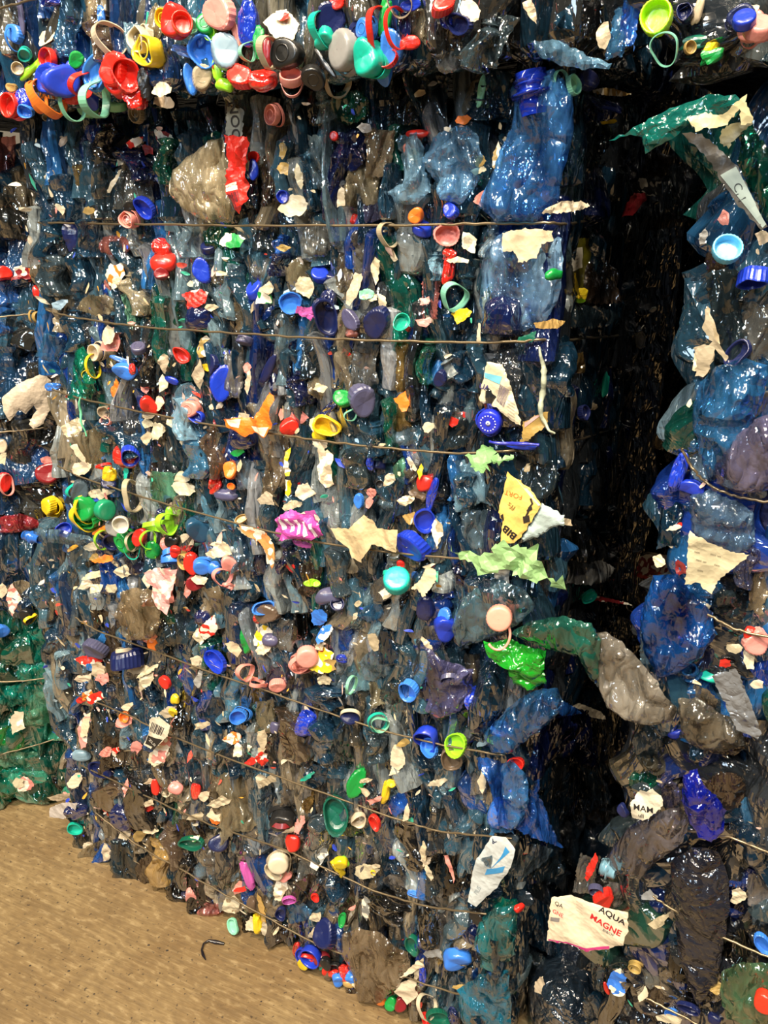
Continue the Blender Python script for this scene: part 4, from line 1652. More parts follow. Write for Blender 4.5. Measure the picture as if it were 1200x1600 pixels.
k 185 340 60 90 -10 R
f 120 340 90 70 0 w
s 180 245 40 30 0 W
f 240 150 50 130 0 A
c 108 455 84 100 0 W
r 120 430 110 120 0 E
f 60 430 70 80 0 S
k 145 500 50 40 20 S
p 120 560 70 110 0 W
k 170 600 34 70 10 m
p 300 410 80 100 10 w
b 310 340 110 260 0 k
f 250 420 80 140 0 w
k 395 450 80 60 10 Y
k 425 430 34 50 -20 L
f 530 400 110 160 0 w
s 515 490 130 100 -10 W
s 560 460 60 30 0 W
k 558 478 20 30 0 Y
f 590 500 90 120 0 N
f 680 530 160 100 0 w
b 720 360 110 250 0 X
f 700 450 120 90 0 N
s 785 390 50 120 0 W
s 790 440 60 60 -30 W
s 810 490 30 100 -15 W
s 910 470 24 180 -20 S
f 860 480 110 200 0 k
f 950 440 110 230 0 X
k 750 590 70 34 0 K
f 795 600 50 90 0 T
f 870 620 150 90 20 w
f 60 620 150 140 0 E
k 135 660 50 60 0 D
f 200 680 130 90 10 Q
f 240 700 60 60 0 T
s 280 700 60 60 0 W
k 340 750 110 90 0 D
s 285 770 90 60 -30 W
k 15 720 36 90 0 Y
f 60 740 110 90 0 b
f 240 570 150 140 0 b
k 290 590 34 34 0 R
b 375 560 60 170 0 N
p 515 650 60 140 0 w
f 440 640 90 140 0 b
k 415 700 30 60 0 G
s 435 745 40 24 -20 R
b 640 650 170 140 0 X
f 720 760 60 120 0 Q
k 740 820 60 90 0 g
b 800 730 90 220 0 X
f 930 760 130 200 0 w
f 970 850 160 150 0 P
k 950 890 110 90 0 K
f 1150 760 110 260 10 T
f 1060 740 80 160 0 W
f 1080 960 140 80 0 K
f 1110 1100 160 180 0 T
s 1060 660 50 40 -20 M
k 1040 690 60 60 0 X
s 835 870 90 70 0 w
f 900 870 90 120 0 A
s 740 940 110 50 -20 W
s 760 960 50 160 10 W
s 710 1040 120 120 0 W
f 680 930 90 70 20 W
k 790 960 30 90 0 B
s 830 940 60 30 0 W
s 960 1030 110 30 15 A
s 470 1010 40 90 -15 W
s 460 955 24 34 0 R
s 580 1050 60 60 0 S
f 500 960 110 200 0 b
k 190 890 30 90 15 R
k 220 880 30 70 25 R
k 255 865 70 40 0 R
c 242 925 36 60 0 Y
k 225 960 50 60 0 B
c 275 1000 90 110 0 B
k 315 890 60 60 0 d
k 310 1000 34 60 0 T
k 345 960 44 50 0 b
k 340 1010 34 50 0 R
k 385 1040 60 40 0 R
k 400 1000 50 60 0 K
k 425 1080 50 70 -20 R
k 450 1100 50 50 0 K
k 375 930 50 50 0 X
k 340 900 40 60 0 X
k 440 1030 50 50 0 A
k 500 1110 34 40 0 W
k 590 1110 50 60 0 O
k 540 1150 60 60 0 b
f 640 1140 110 110 0 g
k 750 1150 36 80 0 S
r 810 1100 50 110 -20 W
k 860 1150 90 70 0 g
k 925 1170 44 90 -15 D
k 810 1160 40 60 0 R
k 690 1090 60 40 0 d
f 1170 930 60 200 0 N
k 640 1190 60 40 0 G
s 40 860 30 90 0 W
s 30 840 24 240 -15 A
f 110 980 100 60 0 b
T 800 1200
f 30 150 100 260 0 K
f 40 200 80 160 0 q
f 30 420 110 200 20 C
f 110 460 150 110 -40 k
f 320 130 80 180 0 b
s 415 250 40 130 15 C
f 440 330 90 90 0 N
s 370 470 50 130 15 R
f 350 500 90 160 10 w
k 430 610 80 90 0 R
k 400 560 60 60 0 P
f 470 600 130 110 0 w
f 620 60 140 110 0 g
k 530 180 44 50 0 D
f 740 130 110 130 -20 P
f 640 590 110 90 10 N
s 640 600 90 50 10 w
f 1000 110 200 200 30 b
f 1180 130 60 90 0 A
f 1150 260 150 220 0 Q
s 1020 295 40 30 -20 W
f 1100 400 140 130 0 k
s 1150 450 50 50 0 W
f 880 520 260 280 20 X
f 1000 650 240 200 0 D
k 930 700 80 50 30 B
s 1060 600 90 110 10 W
f 1160 570 110 150 0 w
f 1170 690 90 120 0 C
f 850 870 260 250 0 X
f 1040 860 150 200 0 X
f 820 700 150 60 30 N
s 690 720 140 60 -30 E
s 640 760 80 60 0 W
f 620 800 150 110 0 b
f 720 860 110 110 -20 E
f 1150 810 90 110 0 S
k 1185 800 50 110 0 K
c 590 900 60 60 0 A
f 480 870 90 110 0 N
f 660 950 120 130 0 w
f 700 1010 160 180 10 b
f 590 1130 200 200 0 b
p 500 1010 110 130 0 K
s 530 980 60 90 -10 W
s 610 1060 60 60 20 W
k 450 1020 24 60 -20 R
s 580 1030 60 30 0 W
f 500 1120 120 130 15 w
s 955 1010 80 90 -10 A
f 1090 950 180 100 -5 M
f 1090 1080 220 180 0 M
c 1185 1100 90 80 0 R
k 750 1130 40 50 0 K
s 780 1095 60 40 -20 W
k 830 1110 90 50 0 D
s 740 1180 160 50 0 W
k 950 1180 60 50 0 D
f 880 1060 160 110 0 X
f 60 700 110 200 0 N
f 60 930 100 160 0 k
s 130 1020 50 120 20 W
s 305 1025 50 30 0 w
f 60 850 110 90 0 N
k 20 650 40 40 0 R
f 20 1080 60 200 0 w
f 380 1110 90 160 0 N
f 400 950 60 160 0 k
f 560 720 90 90 0 K
f 330 60 60 120 0 k
'''
def lettering(S, o, text, px, py, hpx, ang, color, xs=1.0, bold=0.0, name='lettering', flip=False):
    u, v, t = S.f.hit(px, py, S.off); x0, y0 = u-S.c[0], v-S.c[1]; mpp = t/F_PX
    cu = bpy.data.curves.new('t', 'FONT'); cu.body = text; cu.size = 1.0; cu.offset = bold; cu.resolution_u = 3; cu.align_x = 'CENTER'; cu.align_y = 'CENTER'
    to = bpy.data.objects.new('t', cu); COL.objects.link(to)
    bpy.context.view_layer.update()
    me = bpy.data.meshes.new_from_object(to.evaluated_get(bpy.context.evaluated_depsgraph_get())); COL.objects.unlink(to); bpy.data.objects.remove(to)
    n = len(me.vertices); co = np.zeros(n*3); me.vertices.foreach_get('co', co); co = co.reshape(-1, 3)
    k = hpx*mpp/0.72; a = math.radians(ang); X = co[:, 0]*k*xs*(-1 if flip else 1); Y = co[:, 1]*k
    P = np.stack([x0+X*math.cos(a)-Y*math.sin(a), y0+X*math.sin(a)+Y*math.cos(a)], 1)
    z = S.height(P)+0.0007
    me.vertices.foreach_set('co', np.c_[P, z].astype(np.float32).ravel()); me.materials.clear(); me.materials.append(ink(color)); me.update(); me.name = name
    ob = bpy.data.objects.new(name, me); COL.objects.link(ob); ob.parent = o
    return ob
def patch(S, o, name, quad, color, n=10, m=6, lift=0.0005, look=None):
    """printed area or stripe lying on a sheet; quad = 4 photograph points, in order round"""
    q = [np.array(S.f.hit(x, y, S.off)[:2])-S.c for x, y in quad]; P = []
    for i in range(n+1):
        for j in range(m+1):
            s, t = i/n, j/m; P.append((1-s)*(1-t)*q[0]+s*(1-t)*q[1]+s*t*q[2]+(1-s)*t*q[3])
    P = np.array(P); D = S.dist(P); ins = S.inside(P); z = S.height(P, np.where(ins, D, 0))+lift
    Fq = []
    for i in range(n):
        for j in range(m):
            a = i*(m+1)+j; f4 = [a, a+m+1, a+m+2, a+1]
            if all(ins[k] for k in f4): Fq.append(f4)
    if not Fq: return
    me = mesh_from(name, np.c_[P, z], Fq, ink(color), False); me.validate()
    ob = add(name, me, I4, None, o)
    if look: ob['label'] = look
    return ob
def barcode(S, o, quad, n=12, color='2a2630'):
    q = [np.array(p, float) for p in quad]; V, Fq = [], []
    r = random.Random(n)
    for i in range(n):
        a, b = i/n, (i+.3+.4*r.random())/n
        pts = [q[0]*(1-a)+q[1]*a, q[0]*(1-b)+q[1]*b, q[3]*(1-b)+q[2]*b, q[3]*(1-a)+q[2]*a]
        L = np.array([np.array(S.f.hit(p[0], p[1], S.off)[:2])-S.c for p in pts]); z = S.height(L)+.0007
        k = len(V); V += [list(x) for x in np.c_[L, z]]; Fq.append([k, k+1, k+2, k+3])
    add('barcode', mesh_from('barcode', V, Fq, ink(color), False), I4, None, o)
def hero(name, cat, label, lm, pts, code, mat, **kw):
    o, S = sheet(name, pts, code, mat, **kw)
    cx, cy = np.mean([p[0] for p in pts]), np.mean([p[1] for p in pts])
    reg(o, cat, None, cx, cy, label=label, landmark=lm)
    return o, S
def neck(o, S, px, py, ang, R=0.0125, L=0.024, code='q', mat='pet'):
    """threaded bottle neck as part of a bottle; opening points along ang in the face plane"""
    u, v, t = S.f.hit(px, py, S.off); x, y = u-S.c[0], v-S.c[1]
    pr = [(R*.80, -L), (R*.86, -L*.6), (R*.86, -L*.3), (R*1.25, -L*.26), (R*1.25, -L*.16), (R*.9, -L*.12), (R*.9, L*.1), (R*1.05, L*.16), (R*.9, L*.24), (R*1.05, L*.34), (R*.9, L*.42), (R*.92, L*.6), (R*.75, L*.6), (R*.74, -L*.9)]
    V, Q = revolve(pr, 32, .02, 3)
    Mx = Matrix.Translation((x, y, S.puff*.5)) @ Matrix.Rotation(math.radians(ang), 4, 'Z') @ Matrix.Rotation(math.pi/2, 4, 'Y')
    n = add('bottle_neck', mesh_from('bottle_neck', V, Q, M[mat]), Mx, vary(code, rnd, .05), o); return n

# ------------------------------------------------------------------ the things one notices first
# large bags and bottles, main stack
o, S = hero('crushed_bottle', 'bottle', 'large bright blue crushed bottle bulging at the top corner of the middle bale', 'the big bright blue bottle',
  [(812, 118), (868, 108), (895, 150), (898, 200), (882, 262), (872, 310), (840, 346), (775, 347), (745, 322), (772, 262), (800, 190), (806, 150)], 'Q', 'film', off=.035, amp=.008, puff=.03, face='middle', lam=(.012, .07), color=lin('5298e0'), smooth=True)
neck(o, S, 835, 140, 100, .02, .03, 'B')
o, S = hero('plastic_bag', 'bag', 'crumpled beige see-through bag bulging out beside the red printed label', 'the beige see-through bag',
  [(268, 278), (292, 245), (325, 222), (350, 215), (358, 262), (372, 318), (362, 346), (335, 350), (298, 335), (270, 305)], 'E', 'film', off=.03, amp=.006, puff=.03, lam=(.008, .05), color=lin('e6d6b2'), smooth=True)
o, S = hero('bottle_label', 'label', 'red and white label with barcode wrapped beside the beige bag', 'the red barcode label',
  [(350, 212), (388, 212), (384, 262), (388, 310), (372, 335), (362, 318), (350, 290), (358, 262)], 'R', 'label', off=.05, amp=.006, puff=.004, lam=(.006, .02))
patch(S, o, 'white_panel', [(352, 290), (372, 284), (374, 296), (356, 300)], 'e8dfd0')
barcode(S, o, [(358, 302), (374, 298), (380, 322), (366, 328)], 9)
o, S = hero('bottle_label', 'label', 'grey label with dark letters under the top bale', 'the grey lettered label',
  [(354, 166), (380, 170), (378, 215), (352, 210)], 'w', 'label', off=.04, amp=.001, color=lin('8c9089'))
lettering(S, o, 'NOO', 366, 190, 17, -88, '1d1d20', 1.0, .01)
hero('crushed_bottle', 'bottle', 'round knot of crumpled ice blue bottle with royal blue centre, beside the large blue bottle', 'the round blue bottle knot',
  [(672, 215), (700, 198), (728, 196), (748, 215), (758, 250), (745, 290), (718, 322), (694, 312), (676, 285), (664, 250)], 'q', 'film', off=.03, amp=.012, puff=.02, lam=(.008, .035), smooth=False, color=lin('86bce6'))
hero('crushed_bottle', 'bottle', 'ice blue crumpled bottle sleeve hanging on the round blue knot', 'the ice blue sleeve',
  [(634, 215), (650, 205), (660, 225), (664, 262), (672, 300), (648, 320), (618, 318), (606, 300), (628, 285), (630, 250)], 'q', 'film', off=.03, amp=.007, puff=.015, lam=(.008, .03), color=lin('a4d0ea'))
o, S = hero('crushed_bottle', 'bottle', 'wide pale blue crushed bottle below the cream torn label, top corner of the middle bale', 'the wide pale blue bottle',
  [(756, 385), (790, 360), (850, 358), (878, 372), (882, 420), (872, 470), (852, 505), (800, 525), (762, 518), (750, 470), (752, 420)], 'Q', 'film', off=.02, amp=.007, puff=.02, face='middle', lam=(.012, .07), color=lin('98c6ee'), smooth=True)
hero('bottle_label', 'label', 'cream torn label stuck across the wide pale blue bottle', 'the cream torn label',
  [(785, 364), (820, 357), (864, 360), (866, 376), (846, 382), (838, 402), (812, 410), (802, 392), (786, 392)], 'W', 'label', off=.058, amp=.003, face='middle', lam=(.01, .04), color=lin('c9bb9c'))
o, S = hero('bottle_label', 'label', 'black and yellow label with a white text sticker at the bale corner', 'the black and yellow label',
  [(882, 376), (930, 370), (938, 405), (930, 450), (910, 474), (900, 455), (888, 415)], 'b', 'label', off=.01, face='side', amp=.004, color=lin('5e5a14'))
patch(S, o, 'white_sticker', [(887, 390), (907, 386), (909, 418), (893, 424)], 'd8d2c0')
for k in range(5): lettering(S, o, 'nnmnun', 899, 394+k*5.5, 2.6, 4, '3a3a3a', 1)
patch(S, o, 'yellow_edge', [(893, 428), (898, 426), (910, 466), (904, 470)], 'e8c41c')
# top bale and right top caps
def herocap(px, py, d, code, label, lm, face=None, off=.045, tilt=0.0, yaw=0.0, mi=0, color=None, rot=0):
    f, u, v, t = place(px, py, off, face); R = d/2*t/F_PX
    Mx = f.mat(u, v, off, 0, tilt, view_yaw(f, u)*.8+yaw) @ Matrix.Rotation(rot, 4, 'Z') @ Matrix.Scale(R/.015, 4)
    o = add('bottlecap', CAPM[mi], Mx, color or lin(C[code])); reg(o, 'bottle cap', None, px, py, label=label, landmark=lm); return o
o = herocap(1026, 28, 50, 'L', 'big lime green bottle cap, hollow side out, hanging over the gap', 'the big lime cap', 'righttop', .06, -.2, -.2, 1, lin('a6dc1a'))
o2 = add('tether_ring', RINGM[1], Matrix.Translation((.012, -.028, 0)) @ Matrix.Rotation(.5, 4, 'X') @ Matrix.Scale(.85, 4), lin('7fc8b0'), o); o2['label'] = 'mint green tether ring'
herocap(1185, 42, 46, 'S', 'pink bottle cap tilted under a blue one, on the bale across the gap', 'the tilted pink cap', 'righttop', .06, -.9, .2, 2)
herocap(1163, 30, 34, 'B', 'blue bottle cap pressed into the tilted pink cap', None, 'righttop', .075, -.7, 0, 0)
herocap(1136, 390, 44, 'K', 'light blue crushed cap with its band, at the dark gap', 'the light blue crushed cap', 'rightup', .06, -.5, .2, 5, lin('6cc2ea'))
f_, u_, v_, t_ = place(1132, 410, .06, 'rightup')
herocap(97, 127, 50, 'B', 'glossy royal blue bottle cap in the hanging caps of the top bale', None, 'top', .05, .1, .5, 4, lin('2a45c8'))
herocap(620, 906, 42, 'T', 'teal bottle cap lying over a label near the foot of the middle bale', 'the teal bottle cap', 'middle', .05, -.9, 0, 0, lin('1fb3a6'))
o = herocap(780, 966, 40, 'S', 'pink bottle cap with dangling tether, on a clear blue bottle', 'the pink tethered cap', 'middle', .065, -.2, 0, 0, lin('ec9c88'))
P = [(.014*math.cos(a), -.012+.016*math.sin(a)*1.2-.008, -.002) for a in np.linspace(.6, -2.4, 12)]
V, Q = torus_pts(P, .0016, 8, False); t2 = add('tether', mesh_from('tether', V, Q, M['solid']), I4, lin('e99a88'), o)
o = herocap(765, 659, 38, 'B', 'royal blue bottle cap with white emblem under the blue and white label', 'the royal blue emblem cap', 'middle', .05, .1, -.2, 0, lin('2030c4'))
e1 = add('emblem', mesh_from('emblem', *revolve([(.0008, .0072), (.0030, .0072), (.0030, .0068)], 20), ink('c8cce8')), I4, None, o)
lab_ring = [(.0095*math.cos(a), .0095*math.sin(a)) for a in np.linspace(0, 6.28, 17)[:-1]]
V = []; Fq = []
for x, y in lab_ring:
    k = len(V); V += [(x-.0008, y-.0008, .0070), (x+.0008, y-.0008, .0070), (x+.0008, y+.0008, .0070), (x-.0008, y+.0008, .0070)]; Fq.append([k, k+1, k+2, k+3])
add('emblem_dots', mesh_from('emblem_dots', V, Fq, ink('c8cce8'), False), I4, None, o)
herocap(480, 1027, 34, 'S', 'pink bottle cap beside the yellow printed scrap in the bottom bale', 'the pink cap', 'bottom', .045, .1, .1, 0, lin('e6988c'))
herocap(435, 1350, 32, 'W', 'cream bottle cap with raised rings near the foot of the bottom bale', 'the cream ringed cap', 'bottom', .045, 0, 0, 0, lin('d9cdb2'))
herocap(189, 819, 26, 'w', 'white bottle cap with grey centre among the caps at the middle bale edge', None, 'middle', .05, 0, 0, 1, lin('cfcabc'))
herocap(1195, 1567, 34, 'R', 'bright red bottle cap on the pale green bottle', None, 'right', .07, 0, 0, 2, lin('e0341e'))
herocap(532, 1349, 22, 'Y', 'yellow bottle cap in the bottom bale under its third wire', None, 'bottom', .045, .3, 0, 0, lin('dcc41c'))
herocap(165, 797, 32, 'G', 'green bottle cap with yellow rim near the middle bale foot', None, 'middle', .05, 0, .7, 0, lin('1c8a62'))
herocap(285, 37, 33, 'R', 'bright red bottle cap, hollow side out, near the top of the top bale', 'the hollow red cap', 'top', .05, -.2, .2, 1, lin('e03a26'))

# green film arm over the gap, labels on it
o, S = hero('green_film', 'film', 'long dark teal film arm reaching over the gap under the big lime cap', 'the teal film arm',
  [(952, 219), (990, 200), (1040, 172), (1108, 147), (1150, 150), (1166, 158), (1150, 182), (1118, 192), (1080, 190), (1060, 212), (1008, 240), (1004, 215), (985, 212)], 'g', 'sheen', face='righttop', off=.03, amp=.006, puff=.012, ang=1.2, spread=.8, color=lin('0f5a52'), smooth=True)
hero('bottle_label', 'label', 'cream label folded along the lower edge of the teal film arm', 'the folded cream label',
  [(1074, 186), (1098, 176), (1130, 180), (1150, 160), (1170, 148), (1167, 160), (1178, 190), (1158, 196), (1156, 170), (1132, 196), (1100, 202), (1088, 204)], 'W', 'label', face='righttop', off=.055, amp=.004, color=lin('c9c197'))
hero('plastic_strap', 'strap', 'olive grey strap piece hanging under the folded cream label', None,
  [(1128, 200), (1158, 190), (1176, 192), (1150, 215), (1138, 232), (1124, 222)], 'E', 'label', face='righttop', off=.03, amp=.002, color=lin('6d6a50'))
o, S = hero('plastic_strap', 'strap', 'long dark grey strap with pale lettered end, falling from the teal film arm', 'the lettered grey strap',
  [(1066, 208), (1080, 206), (1100, 212), (1128, 236), (1150, 258), (1166, 288), (1198, 352), (1190, 358), (1150, 318), (1124, 275), (1100, 240), (1078, 222)], 'k', 'label', face='rightup', off=.06, amp=.002, color=lin('4a4844'))
patch(S, o, 'pale_end', [(1126, 274), (1150, 260), (1198, 350), (1192, 356)], '8c9c98', 14, 6)
lettering(S, o, 'CH', 1155, 300, 12, -65, '2c3434', 1.2, 0)
hero('green_film', 'film', 'dark green film sheet draped behind the lettered grey strap', 'the draped green sheet',
  [(1148, 200), (1176, 196), (1215, 255), (1215, 360), (1196, 345), (1168, 288), (1150, 255), (1158, 225)], 'g', 'film', face='rightup', off=.05, amp=.006, puff=.01, color=lin('14604c'), ang=.2, spread=1, smooth=True)
hero('plastic_film', 'film', 'pale blue crumpled film lying along the top of the gap', 'the pale blue film',
  [(828, 64), (870, 62), (900, 78), (935, 92), (955, 100), (950, 108), (915, 108), (870, 100), (842, 88)], 'q', 'film', face='top', off=.03, amp=.006, puff=.01, color=lin('7fb0d0'))

# middle bale labels
o, S = hero('bottle_label', 'label', 'cream label with blue band, barcode and letters above the emblem cap', 'the blue banded label',
  [(760, 566), (785, 568), (796, 596), (806, 630), (814, 664), (806, 662), (776, 636), (750, 628), (752, 602)], 'W', 'label', face='middle', off=.05, amp=.003, puff=.004, lam=(.01, .04), color=lin('cfc4a6'))
patch(S, o, 'blue_band', [(757, 582), (757, 590), (782, 600), (786, 588)], '6cb4c8')
lettering(S, o, 'UA', 757, 605, 9, -12, '35306a', 1.0, .01)
barcode(S, o, [(783, 599), (797, 609), (790, 636), (776, 626)], 10, '6a5f70')
for k in range(6): lettering(S, o, 'nmnunmnu', 800, 628+k*5, 2.2, -30, '6a6070', 1)
o, S = hero('bottle_label', 'label', 'gold and pink label strip folded under the pale film rope', 'the gold label strip',
  [(815, 686), (818, 660), (852, 642), (857, 642), (854, 664), (826, 688), (808, 694)], 'A', 'label', face='middle', off=.05, amp=.002, color=lin('a3874a'))
patch(S, o, 'pink_panel', [(820, 660), (848, 640), (846, 648), (820, 668)], 'c09a96')
o, S = hero('bottle_label', 'label', 'yellow triangular label with black and orange letters and a dark plant drawing', 'the yellow lettered label',
  [(793, 738), (808, 748), (828, 762), (846, 788), (832, 812), (812, 842), (798, 850), (782, 850), (786, 812), (778, 800), (786, 768)], 'Y', 'label', face='middle', off=.055, amp=.0015, puff=.004, lam=(.02, .06), color=lin('e8c368'))
lettering(S, o, 'FORT', 803, 772, 8, 172, 'd87028', 1.1, .0)
lettering(S, o, 'BIB', 797, 831, 12, 146, '1c1a1c', 1.1, .03)
lettering(S, o, 'ffs', 800, 790, 9, 150, '8a7038', 1.3, 0)
P = [(830, 778), (833, 786), (828, 792), (826, 800), (822, 808)]
for a, b in ((0, 1), (1, 2), (2, 3), (3, 4)):
    x0, y0 = P[a]; x1, y1 = P[b]; patch(S, o, 'drawing', [(x0-1.6, y0), (x0+1.6, y0), (x1+1.6, y1), (x1-1.6, y1)], '2a2420', 4, 3, .0007)
patch(S, o, 'drawing', [(818, 806), (828, 804), (829, 814), (819, 817)], '2a2420', 5, 5, .0007)
patch(S, o, 'drawing', [(824, 796), (832, 790), (833, 795), (825, 800)], '2a2420', 5, 3, .0007)
patch(S, o, 'drawing', [(781, 806), (787, 802), (788, 812), (783, 815)], '2a2420', 4, 4, .0007)
patch(S, o, 'pale_border', [(806, 748), (812, 750), (847, 788), (842, 790)], 'e6c8b4', 14, 3)
hero('bottle_label', 'label', 'bluish white cone of label film pointing out beside the yellow lettered label', None,
  [(846, 786), (862, 796), (882, 806), (883, 820), (866, 822), (846, 836), (818, 848), (814, 842), (832, 814)], 'w', 'label', face='middle', off=.05, amp=.003, puff=.01, color=lin('a9bcba'))
o, S = hero('plastic_wrapper', 'wrapper', 'orange and cream torn wrapper caught on the third wire of the middle bale', 'the orange wrapper',
  [(348, 656), (368, 652), (398, 654), (410, 632), (420, 612), (428, 624), (420, 648), (424, 664), (414, 684), (398, 676), (384, 682), (366, 672), (352, 668)], 'O', 'label', face='middle', off=.05, amp=.005, puff=.003, lam=(.008, .03), color=lin('ec7a26'))
patch(S, o, 'cream_panel', [(352, 656), (378, 654), (376, 668), (356, 664)], 'ead8bc')
patch(S, o, 'cream_panel', [(392, 666), (418, 668), (414, 682), (398, 674)], 'e2cfb4')
o, S = hero('plastic_wrapper', 'wrapper', 'magenta and white striped wrapper crumpled on the lowest wire of the middle bale', 'the magenta wrapper',
  [(430, 812), (452, 796), (478, 804), (500, 818), (506, 836), (488, 844), (462, 842), (436, 844), (440, 826)], 'm', 'label', face='middle', off=.05, amp=.006, puff=.004, lam=(.008, .03), color=lin('b8469c'))
for k in range(5): patch(S, o, 'white_stripe', [(436+k*12, 806+k*3), (441+k*12, 805+k*3), (448+k*12, 826+k*3), (443+k*12, 828+k*3)], 'e8dfe0', 4, 6)
hero('paper_sheet', 'paper', 'big crumpled cream paper sheet hanging over the lowest wire of the middle bale', 'the crumpled cream paper',
  [(518, 824), (545, 826), (566, 806), (582, 812), (588, 826), (622, 828), (618, 864), (602, 856), (580, 852), (562, 880), (548, 872), (544, 858), (526, 842)], 'W', 'label', face='middle', off=.05, amp=.007, lam=(.015, .05), color=lin('c9b48c'))
hero('paper_scrap', 'paper', 'cream torn paper beside the teal bottle cap', None,
  [(668, 884), (680, 890), (682, 905), (672, 920), (662, 934), (652, 922), (642, 920), (656, 905)], 'W', 'label', face='middle', off=.045, amp=.003, color=lin('d8caa8'))
hero('paper_scrap', 'paper', 'orange and cream twisted paper dangling left of the magenta wrapper', None,
  [(372, 820), (392, 824), (412, 830), (426, 850), (430, 872), (424, 890), (414, 866), (404, 848), (386, 836)], 'W', 'print', face='middle', off=.05, amp=.005, color=lin('d88a50'))
hero('green_netting', 'netting', 'pale green crinkled film spread under the yellow lettered label', 'the pale green crinkled film',
  [(700, 855), (722, 860), (748, 868), (775, 850), (812, 852), (842, 852), (836, 870), (850, 890), (882, 908), (880, 916), (852, 908), (824, 902), (800, 904), (790, 890), (770, 890), (752, 896), (740, 880), (714, 872)], 'M', 'label', face='middle', off=.055, amp=.010, puff=.0, lam=(.008, .03), jag=.007, color=lin('8fb87c'))
hero('green_netting', 'netting', 'pale green torn film tuft caught beneath the emblem cap', 'the pale green tuft',
  [(726, 712), (742, 706), (752, 700), (776, 704), (772, 712), (808, 712), (790, 722), (768, 722), (756, 738), (738, 730)], 'M', 'label', face='middle', off=.055, amp=.007, lam=(.008, .03), jag=.005, color=lin('82b474'))
f_, u_, v_, t_ = place(850, 600, .04, 'middle')
def rope(name, cat, label, pts, rad, code, mat, face, off=.04, color=None, lm=None):
    f = F[face]; P = []
    for i in range(len(pts)-1):
        for k in range(5): s = k/5; P.append((pts[i][0]*(1-s)+pts[i+1][0]*s, pts[i][1]*(1-s)+pts[i+1][1]*s))
    P.append(pts[-1]); c = f.hit(*pts[0], off)[:2]
    r = np.random.RandomState(len(P)); L = np.array([[*(np.array(f.hit(x, y, off)[:2])-c), 0.003*math.sin(i*.8)] for i, (x, y) in enumerate(P)])
    for _ in range(2): L[1:-1] = (L[:-2]+2*L[1:-1]+L[2:])/4
    rr = np.interp(np.linspace(0, 1, len(L)), np.linspace(0, 1, len(rad)), rad)*(1+.15*r.randn(len(L)))
    V, Q = torus_pts(L, rr, 8, False)
    o = add(name, mesh_from(name, V, Q, M[mat]), f.mat(c[0], c[1], off), color or lin(C[code]))
    reg(o, cat, None, np.mean([p[0] for p in pts]), np.mean([p[1] for p in pts]), label=label, landmark=lm); return o
rope('film_rope', 'film rope', 'thin pale twisted film rope hanging above the gold label strip', [(843, 542), (848, 570), (851, 595), (846, 620), (845, 650), (858, 672), (866, 678)], [.0012, .0035, .004, .004, .002, .0012], 'M', 'label', 'middle', .05, lin('a9b09a'), 'the pale film rope')
rope('plastic_tether', 'tether', 'dark blue plastic tether lying along the third wire at the bale corner', [(765, 690), (790, 694), (815, 693), (842, 696)], [.002, .003, .003, .002], 'B', 'solid', 'middle', .055, lin('2830a0'))
rope('green_strand', 'strand', 'thin mint strand beside the emerald film in the middle bale', [(126, 620), (124, 640), (128, 660), (134, 682)], [.0015, .003, .002, .0012], 'M', 'solid', 'middle', .04, lin('6cc49a'))
# left: torn bag, long bottle, tops of the bottom bale
hero('plastic_bag', 'bag', 'torn white bag piece sticking out of the dark blue bale at its second wire', 'the torn white bag',
  [(2, 622), (28, 600), (55, 588), (68, 582), (80, 596), (74, 620), (78, 640), (66, 664), (52, 670), (44, 664), (56, 642), (52, 634), (40, 648), (30, 640), (16, 658), (6, 642)], 'W', 'label', face='leftup', off=.07, amp=.006, puff=.006, lam=(.02, .06), color=lin('b8aa96'), smooth=True)
o, S = hero('crushed_bottle', 'bottle', 'long clear bluish bottle lying flat on the ledge below the middle bale corner', 'the long clear bottle',
  [(44, 834), (56, 826), (95, 828), (140, 838), (150, 846), (120, 852), (80, 848), (46, 848)], 'q', 'film', face='middle', off=.05, amp=.003, puff=.014, color=lin('7c9cae'), smooth=True)
neck(o, S, 50, 838, 180, .011, .03, 'K')
hero('crushed_bottle', 'bottle', 'red sparkling crumpled bottle lying above the long clear bottle', 'the red crumpled bottle',
  [(0, 808), (30, 802), (60, 812), (90, 808), (92, 822), (60, 822), (30, 832), (0, 832)], 'R', 'film', face='leftup', off=.07, amp=.006, puff=.01, lam=(.006, .02), color=lin('c04048'))
hero('plastic_bag', 'bag', 'brownish clear bag hanging below the pink torn tissue in the bottom bale', 'the brownish clear bag',
  [(188, 925), (210, 918), (240, 925), (252, 950), (246, 990), (228, 1002), (206, 1000), (196, 975), (186, 950)], 'E', 'film', face='bottom', off=.045, amp=.007, puff=.016, lam=(.008, .04), color=lin('ad9b7c'), smooth=True)
hero('paper_tissue', 'tissue', 'pink and cream torn tissue at the top of the bottom bale', 'the pink torn tissue',
  [(226, 894), (250, 886), (276, 890), (272, 912), (266, 935), (262, 960), (246, 952), (234, 932), (240, 916), (228, 910)], 'S', 'print', face='bottom', off=.06, amp=.006, lam=(.01, .03), color=lin('e8a3a0'))
o, S = hero('bottle_label', 'label', 'white and black barcode tag hanging on the second wire of the bottom bale', 'the barcode tag',
  [(234, 1122), (248, 1120), (266, 1134), (262, 1150), (250, 1162), (240, 1172), (224, 1164), (232, 1146)], 'W', 'label', face='bottom', off=.055, amp=.001, color=lin('d6cdb6'))
patch(S, o, 'black_panel', [(228, 1148), (254, 1156), (240, 1172), (224, 1164)], '201e1e', 8, 5)
barcode(S, o, [(238, 1128), (258, 1138), (252, 1150), (234, 1142)], 9)
